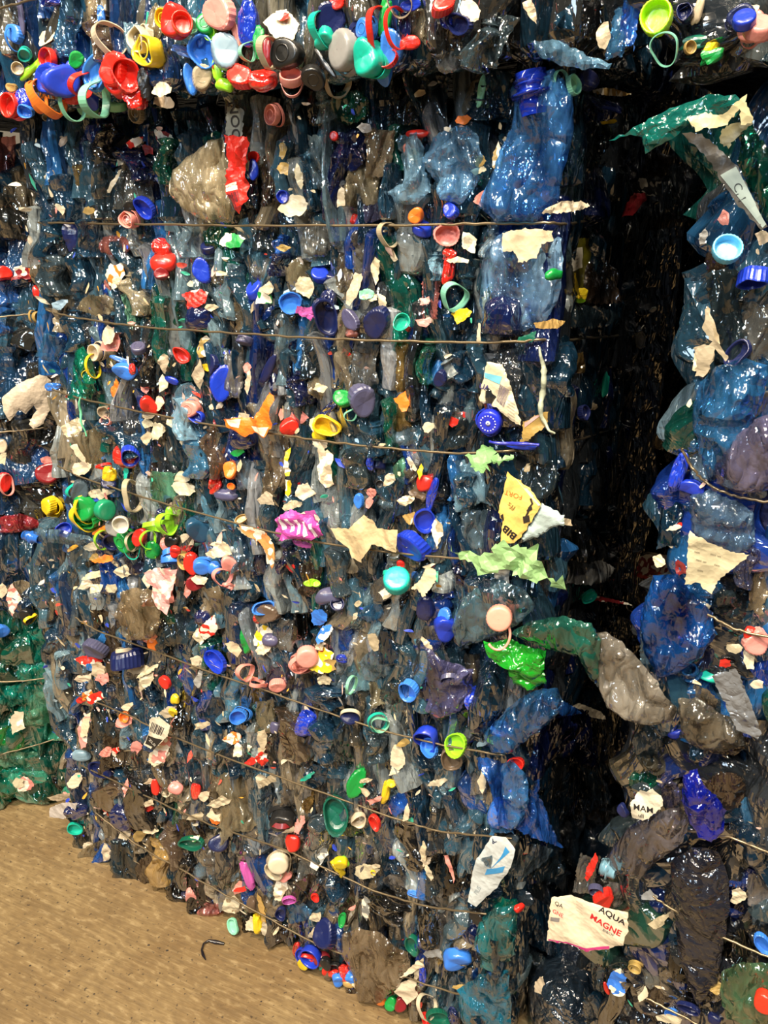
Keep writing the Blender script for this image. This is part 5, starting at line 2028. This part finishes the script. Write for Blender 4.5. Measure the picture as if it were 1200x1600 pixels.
lettering(S, o, 'ZL0', 238, 1160, 6, -30, 'd8d2c4', 1.1, 0)
hero('crushed_bottle', 'bottle', 'emerald green crushed bottle strip near the left end of the middle bale', 'the emerald strip',
  [(118, 548), (132, 540), (146, 560), (150, 590), (148, 614), (134, 620), (122, 606), (118, 580)], 'T', 'film', face='middle', off=.03, amp=.006, puff=.012, lam=(.006, .03), color=lin('139170'))
# gap and right stack
hero('plastic_film', 'film', 'clear bluish bottle film with a pink tethered cap, bridging the two bales', 'the bridging clear film',
  [(706, 985), (718, 940), (740, 915), (780, 905), (822, 920), (838, 945), (812, 975), (780, 992), (742, 1006), (716, 1012)], 'q', 'film', face='middle', off=.04, amp=.006, puff=.02, lam=(.01, .06), color=lin('6c93a4'), smooth=True)
hero('green_film', 'film', 'bright green shiny crumpled film below the pink tethered cap', 'the bright green film',
  [(756, 1004), (790, 1000), (812, 1008), (852, 1018), (852, 1045), (852, 1072), (826, 1078), (800, 1070), (790, 1045), (762, 1022)], 'G', 'sheen', face='bottom', off=.05, amp=.009, puff=.02, lam=(.008, .035), color=lin('1a8a22'))
hero('green_film', 'film', 'teal see-through film stretched across the gap behind the silver film', 'the teal gap film',
  [(796, 990), (830, 970), (880, 962), (926, 972), (940, 1000), (934, 1040), (932, 1076), (912, 1050), (902, 1025), (860, 1018), (840, 1008)], 'M', 'film', face='bottom', off=.06, amp=.004, puff=.02, lam=(.02, .08), color=lin('2c7464'), smooth=True)
hero('plastic_film', 'film', 'big silvery grey crumpled film hanging over the gap', 'the big silver film',
  [(928, 988), (952, 990), (972, 1002), (1000, 1032), (1030, 1060), (1042, 1090), (1056, 1112), (1048, 1130), (1015, 1132), (980, 1122), (952, 1104), (936, 1078), (926, 1040)], 'W', 'film', face='rightup', off=.05, amp=.007, puff=.02, lam=(.01, .06), color=lin('a8a296'), smooth=True)
o, S = hero('crushed_bottle', 'bottle', 'long blue crushed bottle slanting below the bright green film', 'the slanting blue bottle',
  [(752, 1150), (790, 1110), (830, 1080), (872, 1075), (884, 1095), (868, 1120), (835, 1148), (800, 1172), (770, 1176)], 'Q', 'film', face='bottom', off=.04, amp=.006, puff=.03, lam=(.015, .07), color=lin('3f80bc'), smooth=True)
hero('crushed_bottle', 'bottle', 'lilac crumpled bottle end with a twisted blue neck beside the green film', None,
  [(664, 1010), (690, 1030), (712, 1038), (740, 1045), (735, 1080), (720, 1110), (690, 1120), (664, 1110), (672, 1070)], 'P', 'film', face='bottom', off=.035, amp=.007, puff=.02, color=lin('6a6a98'))
o, S = hero('bottle_label', 'label', 'white label with pale blue swoosh at the bottom bale corner', 'the blue swoosh label',
  [(754, 1330), (768, 1306), (790, 1310), (806, 1328), (798, 1356), (776, 1388), (744, 1416), (732, 1408), (736, 1378), (742, 1345)], 'W', 'label', face='bottom', off=.05, amp=.002, puff=.005, lam=(.02, .06), color=lin('b9c0c0'))
patch(S, o, 'blue_swoosh', [(760, 1362), (784, 1340), (790, 1322), (797, 1330)], '2f86c0', 12, 6)
patch(S, o, 'blue_swoosh', [(758, 1366), (762, 1356), (790, 1352), (786, 1362)], '3a8cc4', 10, 4)
lettering(S, o, 'A', 772, 1314, 8, 160, '1c2a4a', 1.1, .01); lettering(S, o, 'PIUS', 747, 1390, 7, 70, '8d9aa0', 1)
o, S = hero('bottle_label', 'label', 'large white label with black and red lettering and magenta edge hanging over the gap', 'the big white lettered label',
  [(862, 1402), (892, 1400), (920, 1410), (950, 1420), (982, 1424), (980, 1460), (974, 1476), (950, 1484), (916, 1486), (888, 1474), (854, 1470), (858, 1436)], 'W', 'label', face='right', off=.09, amp=.003, puff=.004, lam=(.02, .07), color=lin('d8cab0'))
lettering(S, o, 'AQUA', 957, 1430, 11, -8, '1c1a20', .95, .02)
lettering(S, o, 'MAGNE', 947, 1443, 11, -10, 'b41e24', .95, .02)
lettering(S, o, 'BIBOF', 952, 1454, 5, -6, '5a5658', 1.0, 0)
lettering(S, o, 'QA', 874, 1412, 8, -4, '2c2a2e', .8, 0)
lettering(S, o, 'GNE', 873, 1425, 8, -4, 'c8484a', .8, 0)
patch(S, o, 'grey_panel', [(862, 1430), (876, 1432), (875, 1438), (861, 1436)], '7a7674', 4, 3)
for k in range(4): lettering(S, o, 'nmnunmn', 905, 1411+k*4.5, 2, -12, 'a89888', 1)
patch(S, o, 'magenta_edge', [(853, 1466), (886, 1470), (886, 1476), (853, 1472)], 'c0287c', 8, 3)
patch(S, o, 'magenta_edge', [(884, 1469), (918, 1480), (918, 1487), (884, 1476)], 'c0287c', 8, 3)
patch(S, o, 'magenta_edge', [(916, 1480), (952, 1478), (952, 1486), (916, 1487)], 'c83a80', 8, 3)
o, S = hero('crushed_bottle', 'bottle', 'clear lilac bottle with open round mouth on the dark bale across the gap', 'the open clear bottle',
  [(946, 1342), (955, 1325), (985, 1290), (1020, 1268), (1062, 1262), (1078, 1285), (1066, 1318), (1030, 1345), (1000, 1372), (975, 1362), (958, 1368), (944, 1362)], 'w', 'film', face='right', off=.06, amp=.004, puff=.025, lam=(.02, .09), color=lin('747078'), smooth=True)
neck(o, S, 950, 1352, 178, .013, .014, 'q')
o, S = hero('crushed_bottle', 'bottle', 'deep royal blue crushed bottle beside the white crumpled label', 'the royal blue bottle',
  [(1068, 1210), (1088, 1200), (1100, 1222), (1118, 1245), (1132, 1270), (1130, 1300), (1112, 1318), (1092, 1308), (1078, 1285), (1066, 1250)], 'B', 'film', face='right', off=.06, amp=.008, puff=.02, lam=(.01, .05), color=lin('1c2cc0'), smooth=True)
o, S = hero('bottle_label', 'label', 'white crumpled label with black writing above the open clear bottle', 'the white crumpled label',
  [(986, 1252), (1000, 1236), (1020, 1232), (1034, 1246), (1036, 1258), (1024, 1270), (1006, 1280), (988, 1278)], 'W', 'label', face='right', off=.08, amp=.004, color=lin('cfc8b4'))
lettering(S, o, 'MAM', 1006, 1262, 10, 8, '1c1a1c', 1, .01); lettering(S, o, 'ull', 1003, 1272, 7, 8, '1c1a1c', 1, .01)
o, S = hero('paper_sheet', 'paper', 'crumpled cream printed paper on the blue bale across the gap', 'the cream printed paper',
  [(1078, 830), (1102, 840), (1118, 852), (1142, 862), (1170, 868), (1150, 885), (1125, 905), (1110, 928), (1100, 924), (1090, 912), (1070, 915), (1074, 870)], 'W', 'label', face='rightup', off=.06, amp=.005, lam=(.02, .06), color=lin('c2b898'))
for k, (x, y) in enumerate([(1090, 862), (1096, 876), (1094, 892), (1118, 868), (1120, 884)]): lettering(S, o, 'mni un' if k % 2 else 'nim', x, y, 4, -8, '4a4438', 1)
hero('plastic_strip', 'strip', 'flat silver grey plastic band slanting at the gap edge', 'the silver band',
  [(1112, 1056), (1150, 1044), (1170, 1090), (1190, 1146), (1184, 1154), (1152, 1140), (1130, 1095)], 'w', 'sheen', face='rightup', off=.06, amp=.001, lam=(.04, .09), color=lin('6d7074'))
hero('crushed_bottle', 'bottle', 'deep blue crushed bottle above the silver band, upper bale across the gap', 'the deep blue bottle',
  [(1020, 900), (1060, 895), (1085, 930), (1110, 960), (1120, 990), (1100, 1020), (1060, 1050), (1030, 1060), (1005, 1020), (1000, 960)], 'Q', 'film', face='rightup', off=.03, amp=.008, puff=.03, lam=(.012, .06), color=lin('1f5fae'), smooth=True)
hero('crushed_bottle', 'bottle', 'tall blue bottle curving at the gap under the cream folded strip', 'the tall blue bottle',
  [(1090, 600), (1120, 572), (1165, 560), (1200, 570), (1195, 620), (1170, 670), (1140, 730), (1110, 755), (1090, 700), (1080, 650)], 'Q', 'film', face='rightup', off=.035, amp=.006, puff=.03, lam=(.012, .07), color=lin('3a7cb4'), smooth=True)
hero('plastic_bag', 'bag', 'lilac clear bag bulging above the wire of the upper bale across the gap', 'the lilac bag',
  [(1110, 725), (1150, 680), (1190, 650), (1225, 640), (1225, 750), (1190, 770), (1150, 770), (1120, 755)], 'P', 'film', face='rightup', off=.045, amp=.007, puff=.025, lam=(.012, .06), color=lin('807c9c'), smooth=True)
hero('crushed_bottle', 'bottle', 'clear blue bottle wall below the wire, above the cream printed paper', 'the clear blue wall',
  [(1078, 775), (1110, 765), (1150, 785), (1178, 800), (1180, 850), (1150, 870), (1110, 855), (1080, 830)], 'q', 'film', face='rightup', off=.03, amp=.007, puff=.02, lam=(.012, .06), color=lin('7a9cba'), smooth=True)
hero('plastic_strip', 'strip', 'cream folded strip standing out at the gap beside the tall blue bottle', 'the cream folded strip',
  [(1104, 476), (1112, 500), (1118, 530), (1140, 560), (1134, 564), (1116, 546), (1108, 580), (1098, 590), (1086, 586), (1088, 556), (1110, 534), (1098, 516)], 'E', 'label', face='rightup', off=.07, amp=.003, color=lin('a89c84'))
hero('black_film', 'film', 'crumpled black film bundle under the open clear bottle', 'the black film bundle',
  [(1050, 1345), (1080, 1328), (1120, 1332), (1135, 1370), (1140, 1420), (1130, 1480), (1120, 1540), (1090, 1570), (1072, 1530), (1056, 1470), (1050, 1400)], 'X', 'sheen', face='right', off=.03, amp=.008, puff=.02, lam=(.02, .07), ang=1.0, spread=1.2, color=lin('1d1e26'), smooth=True)
hero('crushed_bottle', 'bottle', 'pale green crushed bottle with a red cap in the bottom corner across the gap', 'the pale green bottle',
  [(1128, 1520), (1160, 1505), (1215, 1500), (1215, 1600), (1170, 1605), (1135, 1590), (1124, 1555)], 'M', 'film', face='right', off=.05, amp=.005, puff=.025, lam=(.015, .07), color=lin('5f8a68'), smooth=True)
hero('plastic_film', 'film', 'beige shining clear film folded below the silver band', 'the beige clear film',
  [(1058, 1095), (1085, 1090), (1120, 1110), (1160, 1140), (1164, 1165), (1135, 1177), (1095, 1172), (1066, 1150)], 'E', 'film', face='rightup', off=.04, amp=.006, puff=.018, color=lin('847e70'), smooth=True)
hero('crushed_bottle', 'bottle', 'turquoise crushed bottle at the foot of the bottom bale corner', 'the turquoise bottle',
  [(748, 1440), (775, 1416), (802, 1412), (808, 1450), (804, 1490), (780, 1520), (752, 1510), (742, 1478)], 'T', 'film', face='bottom', off=.03, amp=.006, puff=.025, lam=(.01, .05), color=lin('2c8a90'), smooth=True)
hero('crushed_bottle', 'bottle', 'turquoise blue bottle standing on the floor at the bottom bale corner', None,
  [(715, 1545), (750, 1520), (795, 1515), (800, 1600), (760, 1625), (722, 1620)], 'T', 'film', face='bottom', off=.03, amp=.006, puff=.025, color=lin('2f8cae'), smooth=True)
hero('plastic_bag', 'bag', 'large clear beige bag bulging low on the bottom bale', 'the low clear bag',
  [(530, 1462), (560, 1448), (600, 1462), (636, 1490), (640, 1515), (620, 1545), (585, 1572), (562, 1560), (548, 1520), (536, 1490)], 'E', 'film', face='bottom', off=.035, amp=.006, puff=.02, lam=(.01, .06), color=lin('9c8a70'), smooth=True)
hero('crushed_bottle', 'bottle', 'bright blue crumpled bottle end at the bottom bale corner under the slanting bottle', 'the bright blue end',
  [(780, 1200), (800, 1185), (822, 1210), (828, 1250), (815, 1285), (796, 1300), (778, 1285), (786, 1245)], 'K', 'film', face='bottom', off=.04, amp=.008, puff=.02, lam=(.01, .04), color=lin('4c92d4'))
rope('plastic_twist', 'twist', 'thin black curled plastic strip lying alone on the concrete floor', [(320, 1498), (315, 1486), (317, 1474), (328, 1470), (348, 1473)], [.0008, .0025, .002, .003, .005], 'X', 'solid', 'bottom', .03, lin('18161a')) if False else None
def floor_strip():
    P = []
    for x, y in [(321, 1498), (317, 1490), (315, 1482), (318, 1474), (326, 1470), (336, 1471), (350, 1473)]:
        r = ray(x, y); t = (0.006-CAM_H)/r[2]; P.append(CP+r*t)
    P = np.array(P); c = P[3].copy(); c[2] = 0; L = P-c; L[:, 2] = [.004, .003, .004, .007, .009, .006, .004]
    V, Q = torus_pts(L, np.array([.001, .0035, .0022, .002, .0025, .005, .003]), 8, False)
    V[:, 2] = np.maximum(.0006, V[:, 2]*.8)
    o = add('plastic_twist', mesh_from('plastic_twist', V, Q, M['solid']), Matrix.Translation(Vector(c)), lin('16131a'))
    reg(o, 'plastic twist', None, 330, 1480, label='thin black curled plastic strip lying alone on the tan concrete floor', landmark='the black strip on the floor')
floor_strip()
hero('paper_scrap', 'paper', 'white torn film flap resting on the floor beside the green bale', 'the white floor flap',
  [(78, 1262), (98, 1254), (122, 1254), (118, 1266), (100, 1280), (78, 1276)], 'W', 'label', face='bottom', off=.03, amp=.003, color=lin('b8b0a8'))

# dark low clutter added in the narrow gap to cover the lit floor
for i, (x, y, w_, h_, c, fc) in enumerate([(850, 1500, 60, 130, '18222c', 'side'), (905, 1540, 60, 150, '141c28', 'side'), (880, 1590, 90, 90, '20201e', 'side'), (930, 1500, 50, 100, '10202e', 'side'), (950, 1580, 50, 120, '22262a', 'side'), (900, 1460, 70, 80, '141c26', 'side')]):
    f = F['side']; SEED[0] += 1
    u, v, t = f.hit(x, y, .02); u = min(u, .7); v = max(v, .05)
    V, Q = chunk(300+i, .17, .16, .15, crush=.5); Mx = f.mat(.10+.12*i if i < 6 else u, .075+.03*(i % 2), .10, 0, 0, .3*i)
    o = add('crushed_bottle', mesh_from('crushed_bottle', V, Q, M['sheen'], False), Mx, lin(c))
    px, py, _ = project(o.location); reg(o, 'bottle', ('dark', 'added gap bottle'), px, py)
V, Q = chunk(311, .2, .14, .2, crush=.4)
# ------------------------------------------------------------------ all the smaller things seen on the faces
tx = ty = 0
for line in FEAT.strip().splitlines():
    p = line.split()
    if p[0] == 'T': tx, ty = int(p[1]), int(p[2]); continue
    k, x, y, w_, h_, a, c = p[0], *map(float, p[1:6]), p[6]
    feature(k, tx+x/3, ty+y/3, w_/3, h_/3, a, c)

# ------------------------------------------------------------------ the mass of pressed bottles between them
PAL = {
 'main': [('1f3a4a', 18), ('2c4858', 15), ('3f6478', 11), ('66808c', 9), ('142c40', 12), ('8c9698', 9), ('2c3034', 8), ('7d7462', 7), ('14357c', 6), ('12584e', 4), ('8a8f94', 5), ('2a63a0', 6)],
 'low': [('2b343c', 18), ('383630', 14), ('24404f', 14), ('5c5140', 9), ('3e5a68', 10), ('6f7880', 8), ('1a2a44', 8), ('857b68', 7), ('1a3a70', 4), ('20503a', 3)],
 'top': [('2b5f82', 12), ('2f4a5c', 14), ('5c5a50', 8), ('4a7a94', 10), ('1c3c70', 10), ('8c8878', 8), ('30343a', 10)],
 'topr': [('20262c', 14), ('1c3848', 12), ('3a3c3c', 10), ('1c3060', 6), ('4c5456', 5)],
 'green': [('0f5c48', 14), ('12705c', 10), ('1c5c2c', 8), ('0c4438', 10), ('3c9478', 4)],
 'lup': [('16304a', 12), ('1c3c60', 10), ('30302c', 8), ('28485c', 8), ('204a84', 6)],
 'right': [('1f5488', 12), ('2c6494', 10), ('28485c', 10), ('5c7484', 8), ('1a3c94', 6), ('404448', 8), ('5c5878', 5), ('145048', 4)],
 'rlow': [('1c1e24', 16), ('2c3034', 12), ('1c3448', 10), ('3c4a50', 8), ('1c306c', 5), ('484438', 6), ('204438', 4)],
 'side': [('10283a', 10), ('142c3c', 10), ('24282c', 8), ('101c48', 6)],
}
def pal(fn, px, py, r):
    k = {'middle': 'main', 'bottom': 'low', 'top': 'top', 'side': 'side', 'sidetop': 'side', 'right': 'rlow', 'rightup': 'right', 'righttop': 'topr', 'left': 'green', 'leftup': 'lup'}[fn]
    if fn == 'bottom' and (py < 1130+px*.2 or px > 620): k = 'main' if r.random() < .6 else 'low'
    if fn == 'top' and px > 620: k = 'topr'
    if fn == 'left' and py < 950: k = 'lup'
    P = PAL[k]; s = r.random()*sum(w for _, w in P)
    for c, w in P:
        s -= w
        if s <= 0: return lin(c)
    return lin(c)
CAND = []
GRID = {'middle': (.026, .085, 9), 'bottom': (.026, .08, 10), 'top': (.03, .11, 9), 'side': (.045, .10, 10), 'sidetop': (.05, .1, 12),
        'right': (.045, .085, 28), 'rightup': (.05, .10, 22), 'righttop': (.05, .1, 18), 'left': (.075, .06, 8), 'leftup': (.06, .07, 14)}
for fn, (su, sv, dev) in GRID.items():
    f = F[fn]; r = random.Random(hash(fn) % 1 + len(fn)*13 + int(su*1000))
    for layer in (0, 1):
        nu, nv = int((f.u1-f.u0)/su)+1, int((f.z1-f.z0)/sv)+1
        for i in range(nu):
            jo = r.random()
            for j in range(nv):
                u = f.u0+(i+.5+(r.random()-.5)*.7)*su; v = f.z0+(j+jo*.9+(r.random()-.5)*.4)*sv
                if not (f.u0+.005 < u < f.u1-.005 and f.z0+.02 < v < f.z1-.005): continue
                n = -.052 if layer == 0 else -.028+.020*r.random()
                if fn == 'side' : n -= 0.0
                px, py, _ = project(f.pt(u, v, n))
                if not (-50 < px < 1250 and -60 < py < 1660): continue
                w_ = su*(1.05+1.0*r.random()**2)*(1.25 if layer == 0 else 1); h_ = sv*(1.1+1.5*r.random()**1.5); d_ = .045+.03*r.random()
                if v-h_/2 < f.z0-.012: v = f.z0-.012+h_/2
                if v-h_/2 < .006: v = .006+h_/2
                ang = math.radians(r.gauss(0, dev)) + (math.pi/2 if fn in ('left',) and r.random() < .8 else 0)
                Mx = f.mat(u, v, n, ang, (r.random()-.5)*.25, (r.random()-.5)*.8) @ Matrix.Diagonal((w_/.034, h_/.13, d_/.05, 1))
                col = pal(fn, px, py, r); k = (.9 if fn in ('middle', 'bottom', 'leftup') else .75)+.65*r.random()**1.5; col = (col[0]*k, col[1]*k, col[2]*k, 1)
                dist = np.linalg.norm(f.pt(u, v)-CP)
                sz = w_*h_/dist**2*(1 if layer == 1 else .1)*(1 if fn != 'side' else .4)
                CAND.append((sz, layer, Mx, col, px, py, fn, w_, h_))
CAND.sort(key=lambda c: -c[0])
def inframe(c): return 5 < c[4] < 1195 and 5 < c[5] < 1595
HB = sum(1 for t in THINGS if t['o'].name.split('.')[0] == 'crushed_bottle')
print('HB', HB)
room = 292-HB; chosen = [c for c in CAND if c[1] == 1 and inframe(c) and c[6] not in ('side', 'sidetop')][:room]; ids = {id(c) for c in chosen}
def cname(c):
    r, g, b = [x**.45 for x in c[:3]]; m = max(r, g, b); s = m-min(r, g, b); tone = 'pale ' if m > .55 else ('dark ' if m < .33 else '')
    if s < .07: return tone+'grey'
    if m == b: return tone+('blue' if b-g > .08 or g-r < .06 else 'teal blue')
    if m == g: return tone+'green'
    return tone+'brown'
rr = random.Random(77)
NECKM = [mesh_from('bottle_neck', *revolve([(a*.013, b*.013) for a, b in [(1.9, -2.3), (1.35, -1.6), (.95, -1.0), (.9, -.5), (1.3, -.45), (1.3, -.25), (.92, -.2), (.92, .15), (1.06, .25), (.92, .38), (1.06, .55), (.92, .7), (.95, 1.1), (.78, 1.1), (.76, -1.2)]], 32, .03, i), M['pet']) for i in range(3)]
CLOSED = mesh_from('cap', *revolve([(a*.0155, b*.0155) for a, b in CAPP], 44, .015, 3, .035), M['solid'])
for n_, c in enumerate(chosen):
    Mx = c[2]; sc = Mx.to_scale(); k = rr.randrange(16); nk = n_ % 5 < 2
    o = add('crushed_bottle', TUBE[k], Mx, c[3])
    if nk and c[6] in ('middle', 'bottom', 'rightup', 'right', 'top'):
        sg = 1 if rr.random() < .5 else -1
        L_ = Matrix.Translation((0, sg*.060, .022/sc[2])) @ Matrix.Diagonal((1/sc[0], 1/sc[1], 1/sc[2], 1)) @ Matrix.Rotation(-sg*(.9+.4*rr.random())*1.0, 4, 'X') @ Matrix.Rotation((rr.random()-.5), 4, 'Y') @ Matrix.Scale(.85, 4)
        nn = add('bottle_neck', NECKM[n_ % 3], L_, c[3], o)
        if rr.random() < .4: add('cap', CLOSED, Matrix.Translation((0, 0, .013)), lin(C[rr.choice('BKWTRDPKBSB')]), nn)
    reg(o, 'crushed bottle', (cname(c[3]), 'crushed bottle'), c[4], c[5])
VV, QQ, TT, base = [], [], [], 0
for c in CAND:
    if id(c) in ids: continue
    V, Q = TUBE_LOW[rr.randrange(12)]; A = np.array(c[2])
    P = V @ A[:3, :3].T + A[:3, 3]; P[:, 2] = np.maximum(P[:, 2], .004)
    VV.append(P); QQ.append(Q+base); base += len(V); TT.append(np.tile(np.array(c[3]), (len(V), 1)))
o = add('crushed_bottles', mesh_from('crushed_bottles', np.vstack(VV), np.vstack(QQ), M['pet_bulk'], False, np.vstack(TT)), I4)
o['kind'] = 'stuff'; o['category'] = 'crushed bottles'; o['label'] = 'mass of smaller blue and grey crushed bottles packed between the bigger ones'; o['group'] = 'pressed bottles filling the bales'

# past 300 of a kind, the smallest are gathered into one mass
def gather(kind, limit, mat, name, cat, label, extra=()):
    T = [t for t in THINGS if t['o'].name.split('.')[0] == kind and t['label'] is None and not t['o'].children]
    allk = sum(1 for t in THINGS if t['o'].name.split('.')[0] == kind)
    def size(t):
        o = t['o']; d = o.dimensions if o.dimensions.length > 0 else Vector((1, 1, 1)); bb = [Vector(b) for b in o.bound_box]
        s = sorted((max(b[i] for b in bb)-min(b[i] for b in bb)) for i in range(3)); q = Vector(o.location)-Vector(CP); return s[2]*s[1]/q.length_squared
    T.sort(key=size); V, Q, TT, base = list(extra[0]) if extra else [], list(extra[1]) if extra else [], list(extra[2]) if extra else [], extra[3] if extra else 0
    drop = T[:max(0, allk-limit)]
    for t in drop:
        o = t['o']; me = o.data; n = len(me.vertices); co = np.zeros(n*3, np.float32); me.vertices.foreach_get('co', co); A = np.array(o.matrix_local)
        P = co.reshape(-1, 3) @ A[:3, :3].T + A[:3, 3]; V.append(P)
        tri = np.zeros(len(me.polygons)*3, np.int32); me.polygons.foreach_get('vertices', tri); Q.append(tri.reshape(-1, 3)+base); base += n
        TT.append(np.tile(np.array(o.color), (n, 1))); THINGS.remove(t); bpy.data.objects.remove(o)
    if V:
        o = add(name, mesh_from(name, np.vstack(V), np.vstack(Q), M[mat], False, np.vstack(TT)), I4)
        o['kind'] = 'stuff'; o['category'] = cat; o['label'] = label
    return len(drop)
# small confetti of torn labels over the faces
ex_V, ex_Q, ex_T, eb = [], [], [], 0
r = random.Random(5)
FL = [Sheet(blob(i+1, .010, .012+.004*(i % 3), 0, 7, .5), i, .0012, 0, step=.0035, jag=.0006, lam=(.003, .008)) for i in range(8)]
CC = ['cdc0a6', 'bfb090', 'd2c8b2', 'b0a080', 'ccaca0', 'b8b0a8', 'd04a3a', 'cdc0a6', '9fb4c0', '2a44b8', 'd8a03a', '3aa88c', 'c8b898', '2a44b8', 'd98a80']
for fn, n in (('middle', 520), ('bottom', 520), ('top', 60), ('leftup', 40), ('rightup', 40), ('right', 60)):
    f = F[fn]; k = 0
    while k < n:
        u, v = f.u0+r.random()*(f.u1-f.u0), f.z0+r.random()*(f.z1-f.z0); px, py, _ = project(f.pt(u, v))
        k += 1
        if not (0 < px < 1200 and 0 < py < 1600): continue
        # more of them towards the outer end of the bales, fewer at the corner by the gap
        if fn in ('middle', 'bottom') and r.random() < (px/1150.0): continue
        S = FL[r.randrange(8)]; s = .5+1.2*r.random()**2
        A = np.array(f.mat(u, max(v, .015), .012+.02*r.random(), r.random()*6, (r.random()-.5)*1.2, (r.random()-.5)*1.2) @ Matrix.Diagonal((s*.8, s*1.3, s, 1)))
        ex_V.append(S.V @ A[:3, :3].T + A[:3, 3]); ex_Q.append(S.F+eb); eb += len(S.V); ex_T.append(np.tile(np.array(lin(r.choice(CC))), (len(S.V), 1)))
print('KINDS', {k: sum(1 for t in THINGS if t['o'].name.split('.')[0] == k) for k in set(t['o'].name.split('.')[0] for t in THINGS)})
print('gathered', gather('label_scrap', 296, 'flake_bulk', 'label_flakes', 'label flakes', 'tiny torn label flakes scattered over the faces of the bales', (ex_V, ex_Q, ex_T, eb)),
      gather('film_piece', 296, 'pet_bulk', 'film_shreds', 'film shreds', 'small shreds of film pressed between the bottles'))

# grit on the floor
V, Q, base = [], [], 0; r = random.Random(9)
for i in range(420):
    x, y = -1.6+2.0*r.random(), .2+1.7*r.random(); p = np.array([x, y, 0.0]); d = (p-A0) @ N0
    if d < .02: continue
    s = .001+.0016*r.random()**3; a = r.random()*3
    for k in range(5): V.append((x+s*1.4*math.cos(a+k*1.256), y+s*math.sin(a+k*1.256), .0002))
    V.append((x, y, s*.9)); Q += [[base+k, base+(k+1) % 5, base+5] for k in range(5)]; base += 6
o = add('floor_dirt', mesh_from('floor_dirt', V, np.array(Q), flat('dirt', '2a221a', .8), False), I4); o['kind'] = 'stuff'; o['category'] = 'dirt'; o['label'] = 'dark grit and crumbs scattered over the concrete floor'

# ------------------------------------------------------------------ labels: what each small thing looks like and where it sits
LMS = [(t['x'], t['y'], t['lm']) for t in THINGS if t.get('lm')]
ORD = ['', 'second', 'third', 'fourth', 'fifth', 'sixth', 'seventh', 'eighth', 'ninth', 'tenth', 'eleventh', 'twelfth', 'thirteenth', 'fourteenth', 'fifteenth', 'sixteenth', 'seventeenth', 'eighteenth', 'nineteenth', 'twentieth']
groups = {}
for t in THINGS:
    o = t['o']
    if t['label']: o['label'] = t['label']; continue
    lm = min(LMS, key=lambda l: (l[0]-t['x'])**2+(l[1]-t['y'])**2); dx, dy = t['x']-lm[0], t['y']-lm[1]
    a = math.degrees(math.atan2(-dy, dx)) % 360
    dr = ['right of', 'up right of', 'above', 'up left of', 'left of', 'down left of', 'below', 'down right of'][int((a+22.5)//45) % 8]
    groups.setdefault((t['look'][0], t['look'][1], dr, lm[2]), []).append((math.hypot(dx, dy), t))
for (colr, word, dr, lm), L in groups.items():
    L.sort(key=lambda x: x[0])
    for i, (_, t) in enumerate(L):
        s = f'{colr} {word} {dr} {lm}'
        if len(L) > 1: s += ', closest such one' if i == 0 else f', {ORD[i]} closest'
        t['o']['label'] = s
for t in THINGS:
    k = t['o'].name.split('.')[0]
    g = {'bottlecap': 'bottle caps pressed in the bales', 'cap_ring': 'cap rings and tethers', 'label_scrap': 'torn label scraps', 'film_piece': 'film pieces on the bale faces',
         'crushed_bottle': 'crushed bottles pressed in the bales', 'crushed_bottlecap': 'crushed caps and lids'}.get(k)
    if g: t['o']['group'] = g
